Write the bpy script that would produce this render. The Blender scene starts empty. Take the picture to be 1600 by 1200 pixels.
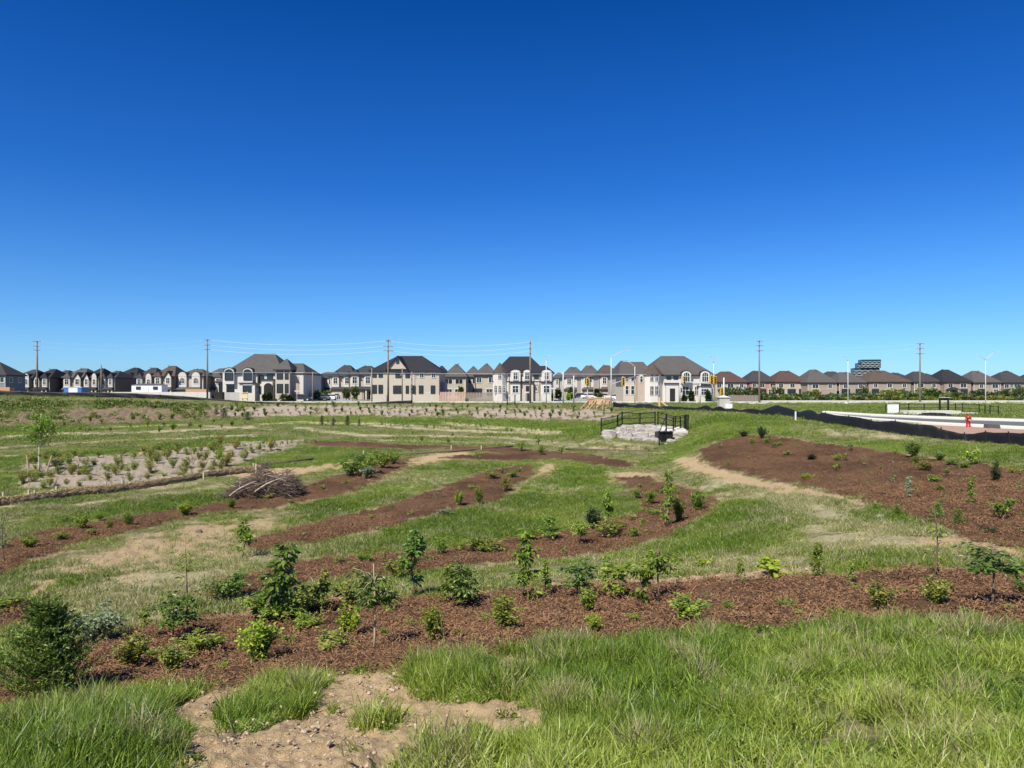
import bpy, math, random
import numpy as np
from mathutils import Vector

# ------------------------------------------------------------------ camera, sky, sun, exposure
scene = bpy.context.scene
FPX = 1155.6          # focal length in photograph pixels (26 mm on a 36 mm sensor)
HOR = 610.0           # horizon row
cam_d = bpy.data.cameras.new('camera')
cam_d.lens = 26.0; cam_d.sensor_width = 36.0
cam_d.shift_y = (HOR - 600.0) / 1600.0
cam_d.clip_start = 0.1; cam_d.clip_end = 20000
cam = bpy.data.objects.new('camera', cam_d)
cam.location = (0, 0, 0); cam.rotation_euler = (math.radians(90), 0, 0)
scene.collection.objects.link(cam); scene.camera = cam

SUN_EL, SUN_AZ = math.radians(50), math.radians(212)   # azimuth from +Y towards +X
world = bpy.data.worlds.new('World'); scene.world = world; world.use_nodes = True
wn = world.node_tree; wn.nodes.clear()
sky = wn.nodes.new('ShaderNodeTexSky'); sky.sky_type = 'NISHITA'; sky.sun_disc = False
sky.sun_elevation = SUN_EL; sky.sun_rotation = SUN_AZ
sky.air_density = 1.0; sky.dust_density = 0.25; sky.ozone_density = 3.2; sky.altitude = 200
hs = wn.nodes.new('ShaderNodeHueSaturation'); hs.inputs['Saturation'].default_value = 1.12
hs.inputs['Hue'].default_value = 0.508
bg = wn.nodes.new('ShaderNodeBackground'); bg.inputs['Strength'].default_value = 0.096
wo = wn.nodes.new('ShaderNodeOutputWorld')
# the deep blue of the photograph: the sky's colour graded by height above the horizon, all the way round
tc = wn.nodes.new('ShaderNodeTexCoord'); sz = wn.nodes.new('ShaderNodeSeparateXYZ'); rp = wn.nodes.new('ShaderNodeValToRGB')
st_ = [(0.0,(.44,.73,1.24)),(.068,(.36,.67,1.08)),(.137,(.29,.63,1.01)),(.259,(.13,.50,.95)),(.37,(.075,.44,.89)),(.465,(.03,.375,.79)),(1.0,(.03,.35,.73))]
for i, (p_, c_) in enumerate(st_):
    e_ = rp.color_ramp.elements[i] if i < 2 else rp.color_ramp.elements.new(p_)
    e_.position = p_; e_.color = (*c_, 1)
mx = wn.nodes.new('ShaderNodeMix'); mx.data_type = 'RGBA'; mx.blend_type = 'MULTIPLY'; mx.inputs[0].default_value = 1
wn.links.new(tc.outputs['Generated'], sz.inputs[0]); wn.links.new(sz.outputs[2], rp.inputs[0])
wn.links.new(sky.outputs[0], hs.inputs['Color']); wn.links.new(hs.outputs[0], mx.inputs[6]); wn.links.new(rp.outputs[0], mx.inputs[7])
wn.links.new(mx.outputs[2], bg.inputs['Color'])
wn.links.new(bg.outputs[0], wo.inputs['Surface'])
sun_d = bpy.data.lights.new('sun', 'SUN'); sun_d.energy = 5.0; sun_d.angle = math.radians(0.53)
sun_d.color = (1.0, 0.94, 0.82)
sun = bpy.data.objects.new('sun', sun_d); scene.collection.objects.link(sun)
sd = Vector((math.sin(SUN_AZ) * math.cos(SUN_EL), math.cos(SUN_AZ) * math.cos(SUN_EL), math.sin(SUN_EL)))
sun.rotation_euler = sd.to_track_quat('Z', 'Y').to_euler(); sun.location = (0, -30, 60)
vs = scene.view_settings
vs.view_transform = 'Standard'; vs.look = 'None'; vs.gamma = 1.0; vs.exposure = 0.50
vs.use_curve_mapping = False
scene.cycles.max_bounces = 5; scene.cycles.transparent_max_bounces = 8

rng = np.random.default_rng(7)
R = random.Random(11)
COL = scene.collection

# ------------------------------------------------------------------ mesh and object helpers
class MB:
    def __init__(s):
        s.v = []; s.f = []; s.n = 0; s.m = []
    def add(s, verts, faces, mi=0):
        verts = np.asarray(verts, dtype=np.float64).reshape(-1, 3)
        s.v.append(verts)
        for f in faces: s.f.append([i + s.n for i in f]); s.m.append(mi)
        s.n += len(verts); return s
    def addq(s, verts, faces, mi=0):            # numpy faces (n, k)
        s.v.append(verts); faces = faces + s.n
        s.f.extend(faces.tolist()); s.m.extend([mi] * len(faces)); s.n += len(verts); return s
    def box(s, x0, x1, y0, y1, z0, z1, mi=0):
        v = [(x0,y0,z0),(x1,y0,z0),(x1,y1,z0),(x0,y1,z0),(x0,y0,z1),(x1,y0,z1),(x1,y1,z1),(x0,y1,z1)]
        return s.add(v, [(0,3,2,1),(4,5,6,7),(0,1,5,4),(1,2,6,5),(2,3,7,6),(3,0,4,7)], mi)
    def bar(s, a, b, t, t2=None, mi=0):          # square bar between points
        a = Vector(a); b = Vector(b); d = (b - a).normalized(); t2 = t2 or t
        up = Vector((0,0,1)) if abs(d.z) < .9 else Vector((0,1,0))
        x = d.cross(up).normalized(); y = x.cross(d)
        v = []
        for p in (a, b):
            for sx, sy in ((-1,-1),(1,-1),(1,1),(-1,1)): v.append(p + x*sx*t/2 + y*sy*t2/2)
        return s.add([tuple(q) for q in v], [(0,1,2,3),(7,6,5,4),(0,4,5,1),(1,5,6,2),(2,6,7,3),(3,7,4,0)], mi)
    def tube(s, pts, rad, k=6, mi=0, cap=True):
        pts = [Vector(p) for p in pts]; n = len(pts)
        if not hasattr(rad, '__len__'): rad = [rad] * n
        v = []; f = []; prev = None
        for i, p in enumerate(pts):
            d = (pts[min(i+1, n-1)] - pts[max(i-1, 0)]).normalized()
            if prev is None:
                up = Vector((0,0,1)) if abs(d.z) < .9 else Vector((1,0,0))
                x = d.cross(up).normalized()
            else: x = (prev - d * prev.dot(d)).normalized()
            prev = x; y = d.cross(x)
            for j in range(k):
                a = 2*math.pi*j/k; q = p + (x*math.cos(a) + y*math.sin(a))*rad[i]; v.append((q.x,q.y,q.z))
        for i in range(n-1):
            for j in range(k):
                f.append((i*k+j, i*k+(j+1)%k, (i+1)*k+(j+1)%k, (i+1)*k+j))
        if cap: f.append(tuple(range(k))[::-1]); f.append(tuple((n-1)*k+j for j in range(k)))
        return s.add(v, f, mi)
    def prism(s, prof, y0, y1, mi=0):            # profile in x,z extruded along y
        n = len(prof); v = [(x,y0,z) for x,z in prof] + [(x,y1,z) for x,z in prof]
        f = [tuple(range(n)), tuple(range(2*n-1, n-1, -1))] + [(i, i+n, (i+1)%n+n, (i+1)%n) for i in range(n)]
        return s.add(v, f, mi)
    def hip(s, x0, x1, y0, y1, z, h, rl, axis='x', mi=0, inset=None):
        cx, cy = (x0+x1)/2, (y0+y1)/2
        if axis == 'x': r = [(cx-rl/2, cy, z+h), (cx+rl/2, cy, z+h)]; F = [(0,1,5,4),(1,2,5),(2,3,4,5),(3,0,4)]
        else: r = [(cx, cy-rl/2, z+h), (cx, cy+rl/2, z+h)]; F = [(0,1,4),(1,2,5,4),(2,3,5),(3,0,4,5)]
        return s.add([(x0,y0,z),(x1,y0,z),(x1,y1,z),(x0,y1,z)] + r, F + [(3,2,1,0)], mi)
    def ellips(s, c, r, nu=8, nv=5, mi=0, jit=0, rs=None):
        v = [(c[0],c[1],c[2]-r[2])]; f = []
        for i in range(1, nv):
            ph = math.pi*i/nv - math.pi/2
            for j in range(nu):
                a = 2*math.pi*j/nu; q = 1 + (rs.uniform(-jit, jit) if rs else 0)
                v.append((c[0]+r[0]*math.cos(ph)*math.cos(a)*q, c[1]+r[1]*math.cos(ph)*math.sin(a)*q, c[2]+r[2]*math.sin(ph)*q))
        v.append((c[0],c[1],c[2]+r[2])); L = len(v)-1
        for j in range(nu):
            f.append((0, 1+(j+1)%nu, 1+j)); f.append((L, L-nu+j, L-nu+(j+1)%nu))
            for i in range(nv-2): a=1+i*nu; f.append((a+j, a+(j+1)%nu, a+nu+(j+1)%nu, a+nu+j))
        return s.add(v, f, mi)
    def mesh(s, name, mats, smooth=False):
        me = bpy.data.meshes.new(name)
        V = np.concatenate(s.v) if s.v else np.zeros((0,3))
        me.vertices.add(len(V)); me.vertices.foreach_set('co', V.astype(np.float32).ravel())
        cnt = np.array([len(f) for f in s.f], dtype=np.int32)
        idx = np.fromiter((i for f in s.f for i in f), dtype=np.int32, count=int(cnt.sum()))
        me.loops.add(len(idx)); me.loops.foreach_set('vertex_index', idx)
        me.polygons.add(len(cnt)); st = np.zeros(len(cnt), dtype=np.int32); st[1:] = np.cumsum(cnt)[:-1]
        me.polygons.foreach_set('loop_start', st)
        if not isinstance(mats, (list, tuple)): mats = [mats]
        for m in mats: me.materials.append(m)
        if len(mats) > 1: me.polygons.foreach_set('material_index', np.array(s.m, dtype=np.int32))
        me.polygons.foreach_set('use_smooth', np.full(len(cnt), smooth))
        me.update(calc_edges=True); me.validate(); return me
    def obj(s, name, mats, parent=None, smooth=False, loc=None):
        return mkobj(name, s.mesh(name, mats, smooth), parent, loc)

def mkobj(name, me, parent=None, loc=None, rz=0):
    o = bpy.data.objects.new(name, me); COL.objects.link(o)
    if parent is not None: o.parent = parent
    if loc is not None: o.location = loc
    if rz: o.rotation_euler = (0, 0, rz)
    return o
def tag(o, label=None, cat=None, group=None, kind=None):
    if label: o['label'] = label
    if cat: o['category'] = cat
    if group: o['group'] = group
    if kind: o['kind'] = kind
    return o
def empty(name, loc=(0,0,0), rz=0, label=None, cat=None, group=None):
    o = mkobj(name, None, None, loc); o.rotation_euler = (0,0,rz); o.empty_display_size = .3
    return tag(o, label, cat, group)
def copy_tree(o, parent=None, kids=None):
    c = o.copy(); COL.objects.link(c)
    if parent is not None: c.parent = parent
    for ch in list(o.children): copy_tree(ch, c)
    return c

# ------------------------------------------------------------------ numpy noise
def _h(ix, iy, s):
    n = (ix.astype(np.int64)*374761393 + iy.astype(np.int64)*668265263 + s*1442695041) & 0xffffffff
    n = ((n ^ (n >> 13)) * 1274126177) & 0xffffffff
    return ((n ^ (n >> 16)) & 0xffff) / 65535.0
def vn(x, y, s=0):
    x = np.asarray(x, float); y = np.asarray(y, float)
    ix = np.floor(x); iy = np.floor(y); fx = x-ix; fy = y-iy
    fx = fx*fx*(3-2*fx); fy = fy*fy*(3-2*fy); ix = ix.astype(np.int64); iy = iy.astype(np.int64)
    a = _h(ix,iy,s)*(1-fx)+_h(ix+1,iy,s)*fx; b = _h(ix,iy+1,s)*(1-fx)+_h(ix+1,iy+1,s)*fx
    return a*(1-fy)+b*fy
def fbm(x, y, s=0, o=4):
    t = 0; a = .5; w = 0
    for i in range(o): t = t + a*vn(x*2**i+i*17.3, y*2**i-i*9.1, s+i); w += a; a *= .5
    return t/w
def sstep(a, b, x):
    t = np.clip((x-a)/(b-a), 0, 1); return t*t*(3-2*t)

# ------------------------------------------------------------------ terrain: profiles by azimuth, (distance, height)
def prof(lst):                       # list of (row, distance) -> heights under the eye
    return [(Y, -(r-HOR)/FPX*Y) for r, Y in lst]
P = {
 -80: prof([(1200,5.0),(1100,8.4),(1050,10.2),(1000,12.5),(900,18),(800,28),(775,32),(740,40),(700,57),(670,85),(661,98),(640,110),(628,118),(616.5,129)]) + [(140,-1.2),(165,-2.3)],
 330: prof([(1200,5.0),(1100,8.0),(1050,9.8),(1000,12),(950,14.3),(900,17.5),(850,22),(800,28),(750,37.5),(720,47),(700,57),(675,80),(660,103),(652,112),(632,124),(625,131)]) + [(140,-2.1),(165,-2.3)],
 420: prof([(1200,5.0),(1100,7.8),(1050,9.4),(1000,11.7),(950,14),(900,17.5),(850,22),(800,28),(750,37.5),(720,47),(700,57),(680,76),(658,106),(652,113),(638,124)]) + [(131,-2.35),(165,-2.3)],
 800: prof([(1200,4.9),(1100,6.6),(1010,9.0),(950,13),(900,17),(850,22),(800,28),(750,37),(720,47),(700,57),(680,76),(662,103),(655,111),(637,124)]) + [(131,-2.3),(165,-2.3)],
 900: prof([(1200,4.8),(1100,6.5),(1000,9.2),(950,12.2),(900,16.3),(850,21.5),(800,27.5),(750,36.5),(720,46),(700,55),(685,67),(665,90),(655,105),(637,122)]) + [(131,-2.3),(165,-2.3)],
 945: prof([(1200,4.8),(1100,6.5),(1000,9.2),(950,12.2),(900,16.3),(850,21.5),(800,27.5),(750,36.5),(720,45),(703,51),(689,55),(682,57.6),(677,62),(666,76),(655,98),(640,120)]) + [(131,-2.3),(165,-2.3)],
 1000: prof([(1200,4.75),(1100,6.4),(1000,9.0),(950,11.9),(900,15.9),(850,21.0),(800,27),(750,35.5),(722,44),(704,50),(689,55.6),(676,59),(665,62),(655,70),(646,86),(638,112)]) + [(131,-2.3),(165,-2.3)],
 1050: prof([(1200,4.7),(1100,6.3),(1000,8.9),(950,11.6),(900,15.4),(850,20.5),(800,26.5),(750,34.5),(725,41),(705,48),(690,54),(672,61),(655,69),(645,80)]) + [(95,-2.35),(130,-2.28),(165,-2.3)],
 1130: prof([(1200,4.65),(1000,8.7),(950,11),(900,14.4),(850,18.6),(800,24),(760,30),(730,35.5),(700,42),(685,47),(665,54),(652,62)]) + [(75,-2.3),(130,-2.28),(165,-2.3)],
 1300: prof([(1200,4.55),(1000,8.4),(950,10.3),(900,13.2),(850,16.7),(800,21.2),(760,27),(730,32.6),(700,38.5),(680,43),(665,48)]) + [(56,-2.3),(70,-2.35),(130,-2.28),(165,-2.3)],
 1680: prof([(1200,4.4),(1000,8.0),(960,9.5),(900,12.4),(850,15.4),(800,19),(750,25),(735,28),(710,32),(700,34.6)]) + [(37.5,-2.6),(47,-2.42),(60,-2.36),(130,-2.28),(165,-2.3)],
}
US = np.array([(p-800)/FPX for p in sorted(P)])
YG = np.exp(np.linspace(math.log(0.5), math.log(400), 700))
def pchip(xs, ys, xq):
    xs = np.array(xs); ys = np.array(ys); h = np.diff(xs); d = np.diff(ys)/h
    m = np.zeros(len(xs)); m[1:-1] = np.where(d[:-1]*d[1:] > 0, 2*d[:-1]*d[1:]/(d[:-1]+d[1:]+1e-12*np.sign(d[:-1]+d[1:]+1e-20)), 0)
    m[0] = d[0]; m[-1] = 0
    i = np.clip(np.searchsorted(xs, xq)-1, 0, len(xs)-2); t = np.clip((xq-xs[i])/h[i], 0, 1)
    return ((2*t**3-3*t**2+1)*ys[i] + (t**3-2*t**2+t)*h[i]*m[i] + (-2*t**3+3*t**2)*ys[i+1] + (t**3-t**2)*h[i]*m[i+1])
cols = []
for p in sorted(P):
    q = [(0.5,-1.62),(2.0,-1.8)] + P[p] + [(400,-2.3)]
    cols.append(pchip([math.log(a) for a,b in q], [b for a,b in q], np.log(YG)))
cols = np.array(cols)
UG = np.linspace(US[0], US[-1], 240)
TZ = np.stack([pchip(US, cols[:,k], UG) for k in range(len(YG))], 1)
for _ in range(3):                   # blend neighbouring azimuths
    TZ[1:-1] = .25*TZ[:-2] + .5*TZ[1:-1] + .25*TZ[2:]
LY0, LYD = math.log(0.5), (math.log(400)-math.log(0.5))/699
def gz(X, Y):
    X = np.asarray(X, float); Y = np.asarray(Y, float)
    Yc = np.clip(Y, .5, 399.9); u = np.clip(X/np.maximum(Yc, .5), UG[0], UG[-1]-1e-9)
    a = (u-UG[0])/(UG[1]-UG[0]); b = (np.log(Yc)-LY0)/LYD
    i = np.clip(a.astype(int), 0, len(UG)-2); j = np.clip(b.astype(int), 0, 698); fa = a-i; fb = np.clip(b-j, 0, 1)
    return TZ[i,j]*(1-fa)*(1-fb)+TZ[i+1,j]*fa*(1-fb)+TZ[i,j+1]*(1-fa)*fb+TZ[i+1,j+1]*fa*fb
YF = np.exp(np.linspace(math.log(3.0), math.log(395), 4000))
def G(px, py):                       # where the ground seen at (px, py) of the photograph lies
    u = (px-800)/FPX
    row = HOR - FPX*gz(u*YF, YF)/YF
    k = np.argmax(row <= py)
    if row[k] > py: k = len(YF)-1
    if k > 0 and row[k-1] > py: t = (row[k-1]-py)/(row[k-1]-row[k]+1e-9); y = YF[k-1]+(YF[k]-YF[k-1])*t
    else: y = YF[k]
    return (u*y, y, float(gz(u*y, y)))
def W(px, Y): return (px-800)/FPX*Y
def Zr(py, Y): return -(py-HOR)/FPX*Y
def at(px, Y):
    x = W(px, Y); return (x, Y, float(gz(x, Y)))

# ------------------------------------------------------------------ ground zones (outlines traced, laid out on the ground)
def lay(poly): return np.array([G(a, b)[:2] for a, b in poly])
def strip(line, th):
    th *= 1.35; up = [(x, y-th/2) for x, y in line]; dn = [(x, y+th/2) for x, y in line][::-1]
    return up+dn
MULCH = {
 'near': [(-60,1075),(0,1062),(130,1008),(200,990),(300,970),(400,962),(480,946),(560,940),(640,936),(700,936),(830,920),(960,915),(1080,910),(1200,906),(1320,900),(1440,890),(1600,894),(1680,893),
        (1680,988),(1600,984),(1480,974),(1400,974),(1300,984),(1200,982),(1050,996),(900,1008),(800,1018),(700,1036),(640,1046),(560,1052),(480,1062),(400,1078),(300,1082),(150,1088),(0,1112),(-60,1130)],
 'second': [(318,918),(380,903),(460,882),(560,872),(640,865),(690,865),(740,852),(830,838),(900,828),(960,814),(1005,800),(1000,786),(985,768),(963,747),(1010,745),(1040,754),(1075,765),(1110,780),(1118,790),
        (1110,802),(1080,820),(1040,840),(980,856),(900,872),(800,880),(700,888),(640,897),(560,905),(480,912),(400,932),(330,940)],
 'third': [(385,848),(450,830),(550,803),(640,780),(680,767),(720,750),(760,735),(800,730),(842,725),(832,742),(800,765),(780,782),(700,800),(620,820),(540,838),(450,855),(395,862)],
 'left': [(-60,868),(0,850),(60,832),(120,825),(200,810),(290,795),(340,785),(400,778),(470,760),(520,745),(560,738),(590,722),(650,712),(622,737),(560,765),(500,780),(430,795),(360,800),(280,812),(200,832),(120,850),(60,875),(0,900),(-60,925)],
 'right': [(1088,706),(1125,689),(1175,680),(1260,690),(1350,700),(1420,711),(1500,722),(1600,736),(1680,748),(1680,875),(1600,858),(1540,850),(1490,836),(1430,812),(1350,780),(1270,765),(1180,745),(1110,728)],
 'thin': [(480,690),(560,691),(660,696),(800,699),(880,707),(930,712),(985,722),(990,729),(960,731),(900,722),(840,713),(740,704),(600,701),(490,697)],
 'thin2': [(690,716),(760,708),(860,706),(930,712),(880,717),(780,719)],
 'corner': [(-40,985),(0,965),(45,945),(85,930),(70,950),(20,985),(-40,1020)],
}
DIRT = {
 'a2': [(250,850),(300,828),(400,808),(490,812),(480,845),(390,866),(290,890),(160,915),(90,925),(120,895)],
 'a': [(60,895),(140,868),(230,838),(300,820),(390,812),(420,822),(350,850),(240,872),(130,898),(70,915)],
 'b': [(1045,716),(1090,713),(1130,732),(1250,758),(1340,778),(1356,790),(1250,774),(1150,756),(1080,738)],
 'c': [(255,1110),(330,1085),(420,1066),(560,1048),(640,1040),(740,1012),(800,1020),(880,1042),(800,1050),(700,1054),(640,1078),(700,1096),(820,1092),(860,1118),(860,1155),(780,1160),(700,1180),(620,1225),(540,1260),(400,1300),(200,1300),(285,1150),(250,1120)],
 'd': [(1425,838),(1480,840),(1560,848),(1600,862),(1600,872),(1520,858),(1440,852)],
 'e': [(620,718),(690,708),(740,705),(735,714),(660,724),(640,728)],
 'f': [(300,735),(400,748),(470,744),(560,722),(620,712),(560,718),(480,730),(380,736)],
 'g': [(845,722),(880,728),(845,742),(800,768),(782,784),(770,780),(800,760),(830,740)],
 'h': [(940,738),(1020,738),(1030,744),(965,747)],
 'i': [(1010,968),(1060,975),(1060,982),(1000,985)], 'j': [(0,955),(60,915),(110,905),(40,945),(0,975)],
 'k': [(230,985),(330,962),(480,940),(560,932),(560,938),(400,962),(300,972),(200,992)], 'l':[(700,928),(960,905),(1300,890),(1300,898),(1080,911),(830,921),(700,937)],
}
STRAW = [strip(l, t) for l, t in [
 ([(0,682),(60,680),(130,676)],2),([(0,700),(120,692),(260,686),(400,680)],2.2),([(0,713),(80,709)],1.6),([(90,677),(160,678),(300,672),(400,666)],2.5),
 ([(400,664),(470,660),(540,662),(600,666),(700,672),(800,676),(860,677)],2.6),([(460,668),(520,676),(560,678)],3),([(560,660),(700,668)],1.4),
 ([(690,661),(760,667),(840,673),(880,677)],4.5),([(550,680),(700,682),(800,684),(930,690),(1020,697)],2.6),([(590,688),(720,692),(850,692),(1000,700)],2.2),
 ([(820,690),(930,700),(1040,706)],3),([(400,696),(440,690),(480,688)],2),([(150,668),(300,664),(430,672)],1.6),([(40,772),(120,768),(260,760),(330,752)],4),
 ([(0,790),(100,792),(200,780),(330,762),(345,755)],4)]]
STRAWB = [[(1255,664),(1300,668),(1400,678),(1470,688),(1420,690),(1330,682),(1260,674)],[(600,745),(690,738),(700,752),(640,762)],[(1190,780),(1240,790),(1230,800),(1180,790)],
 [(1240,845),(1300,835),(1380,820),(1440,828),(1540,850),(1580,862),(1500,868),(1380,868),(1260,862)],[(860,915),(1100,895),(1300,885),(1100,903),(900,917)],
 [(860,760),(920,765),(870,790),(800,800)],[(230,905),(330,880),(480,850),(500,860),(380,900),(240,960),(200,960)],[(1000,890),(1090,870),(1240,866),(1240,880),(1100,900)],[(0,905),(120,880),(180,880),(60,920),(0,935)],[(100,905),(400,830),(500,850),(380,905),(240,985),(130,1005),(0,1010),(60,960)],[(1120,735),(1250,765),(1340,800),(1420,830),(1240,835),(1180,790),(1100,760)]]
ISLE = [[(30,728),(100,716),(180,712),(280,704),(400,691),(470,689),(440,706),(395,716),(350,738),(280,750),(200,756),(70,768),(25,758),(50,748),(90,742),(60,738)]]
BELT = [[(320,636),(420,634),(520,634),(640,635),(800,638),(960,640),(962,654),(900,656),(800,653),(700,652),(560,649),(420,650),(350,654)]]
BROWN = [[(95,640),(130,634),(200,632),(300,636),(350,646),(320,655),(220,660),(140,664),(90,660),(-60,668),(-60,650)]]
WEED = [[(-60,622),(0,624),(140,628),(330,632),(330,640),(200,634),(110,640),(60,655),(-60,655)]]
LUSH = [[(-60,716),(0,714),(150,701),(300,691),(400,681),(460,685),(380,695),(280,704),(120,714),(0,730),(-60,738)],[(-60,735),(10,738),(30,760),(90,772),(0,785),(-60,790)],
 [(395,716),(480,699),(600,703),(680,712),(560,730),(470,738),(400,745),(360,738)],[(1030,712),(1060,690),(1080,655),(1150,648),(1240,655),(1320,672),(1250,680),(1170,681),(1120,690),(1060,722),(1010,728)],
 [(420,652),(560,651),(700,654),(820,657),(960,657),(1010,668),(960,690),(880,676),(760,664),(600,660),(430,660)],[(-60,672),(0,672),(130,668),(240,662),(240,668),(100,676),(-60,684)],
 [(1110,790),(1170,780),(1230,810),(1220,850),(1120,870),(1040,870),(1080,830)],[(640,740),(750,722),(960,716),(970,760),(1000,800),(900,825),(760,845),(690,850),(650,862),(500,868),(560,845),(700,805),(790,785),(850,740),(760,730)],
 [(560,770),(640,740),(740,735),(640,775),(540,800),(440,822)],[(0,830),(150,800),(340,770),(360,780),(200,805),(50,828)],[(0,900),(100,890),(200,885),(120,920),(0,965)],[(1240,690),(1400,703),(1600,725),(1680,740),(1680,712),(1500,695),(1380,690)],
 [(1310,870),(1400,866),(1460,866),(1480,885),(1320,895),(1290,890)],[(0,1125),(150,1085),(300,1085),(300,1150),(240,1215),(-60,1215)],[(560,1100),(700,1055),(880,1020),(1060,1000),(1060,1080),(900,1215),(380,1215),(600,1150)]]
KEEP = [(438,1098,52,26),(480,1068,34,10),(700,1014,26,9),(720,1062,80,24),(600,1040,24,8),(385,1125,40,18),(590,1130,30,10)]   # tufts growing in the bare patch
LM = {k: lay(v) for k, v in MULCH.items()}; LD = {k: lay(v) for k, v in DIRT.items()}
LS = [lay(v) for v in STRAW]; LSB = [lay(v) for v in STRAWB]; LI = [lay(v) for v in ISLE]; LB = [lay(v) for v in BELT]
LBR = [lay(v) for v in BROWN]; LW = [lay(v) for v in WEED]; LL = [lay(v) for v in LUSH]
LK = [lay([(x+a*math.cos(t), y+b*math.sin(t)) for t in np.linspace(0, 6.283, 14)[:-1]]) for x, y, a, b in KEEP]

RU = [(1285,646),(1320,648.3),(1360,650.8),(1440,654.2),(1520,657),(1600,659.5),(1680,662)]; RL = [(1290,647.5),(1320,651),(1360,655),(1440,660.8),(1520,665),(1600,669),(1680,672.5)]
LR_ = [lay([(a, b-3) for a, b in RU]+[(a, b+3) for a, b in RL[::-1]]), lay([(1425,661),(1480,665),(1520,668),(1680,674),(1680,686),(1600,682),(1520,683),(1478,680),(1445,671)])]
def inside(X, Y, poly, soft, bias=0.0):
    """1 inside the outline, falling to 0 over about soft metres (scaled by distance); soft edge follows noise."""
    out = np.zeros(len(X)); mg = 3*soft*max(1., poly[:,1].max()/20)
    bb = (X > poly[:,0].min()-mg) & (X < poly[:,0].max()+mg) & (Y > poly[:,1].min()-mg) & (Y < poly[:,1].max()+mg)
    ids = np.nonzero(bb)[0]
    if len(ids) == 0: return out
    x = X[ids]; y = Y[ids]; ins = np.zeros(len(ids), bool); dm = np.full(len(ids), 1e9)
    n = len(poly)
    for k in range(n):
        x0, y0 = poly[k]; x1, y1 = poly[(k+1) % n]
        c = ((y0 > y) != (y1 > y)) & (x < (x1-x0)*(y-y0)/((y1-y0) if y1 != y0 else 1e-9)+x0); ins ^= c
        dx, dy = x1-x0, y1-y0; L = dx*dx+dy*dy+1e-12
        t = np.clip(((x-x0)*dx+(y-y0)*dy)/L, 0, 1); d2 = (x-x0-t*dx)**2+(y-y0-t*dy)**2
        dm = np.minimum(dm, d2)
    sdv = np.sqrt(dm)*np.where(ins, 1, -1)
    sc = soft*np.clip(y/20, .5, 3)
    nz = (fbm(x*1.7, y*1.7, 5, 3)-.5)*2.4 + (fbm(x*7, y*7, 9, 3)-.5)*1.6
    out[ids] = sstep(-.5, .5, (sdv+bias)/sc + nz)
    return out
def anyof(X, Y, L, soft, bias=0.0):
    m = np.zeros(len(X))
    for p in L: m = np.maximum(m, inside(X, Y, p, soft, bias))
    return m
def zones(X, Y):
    z = {}
    z['mulch'] = anyof(X, Y, list(LM.values()), .26)
    z['dirt'] = np.maximum(anyof(X, Y, [v for k, v in LD.items() if k[0] != 'a'], .32), np.maximum(inside(X, Y, LD['a'], 1.0)*.85, inside(X, Y, LD['a2'], 1.6)*.6))
    z['road'] = anyof(X, Y, LR_, .05)
    rim = anyof(X, Y, list(LM.values()), .26, .28)*sstep(.42, .62, fbm(X*.35, Y*.35, 111, 3))
    z['dirt'] = np.maximum(z['dirt'], rim*.8)
    z['straw'] = np.maximum(anyof(X, Y, LS, .25)*.8, anyof(X, Y, LSB, .7)*.62)
    z['isle'] = anyof(X, Y, LI, .3); z['belt'] = anyof(X, Y, LB, .5)
    z['brown'] = anyof(X, Y, LBR, 1.5); z['weed'] = anyof(X, Y, LW, 1.5)
    z['lush'] = anyof(X, Y, LL, .9)
    hole = fbm(X*.55, Y*.33, 101, 3); z['belt'] *= sstep(.30, .42, hole); z['isle'] *= sstep(.27, .38, fbm(X*.9, Y*.7, 103, 3))
    keep = anyof(X, Y, LK, .12)
    z['dirt'] = z['dirt']*(1-keep)*(1-z['mulch']); z['lush'] = np.maximum(z['lush']*.85, keep)
    z['mulch'] = z['mulch']*(1-z['dirt']*.5)
    return z
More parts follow.
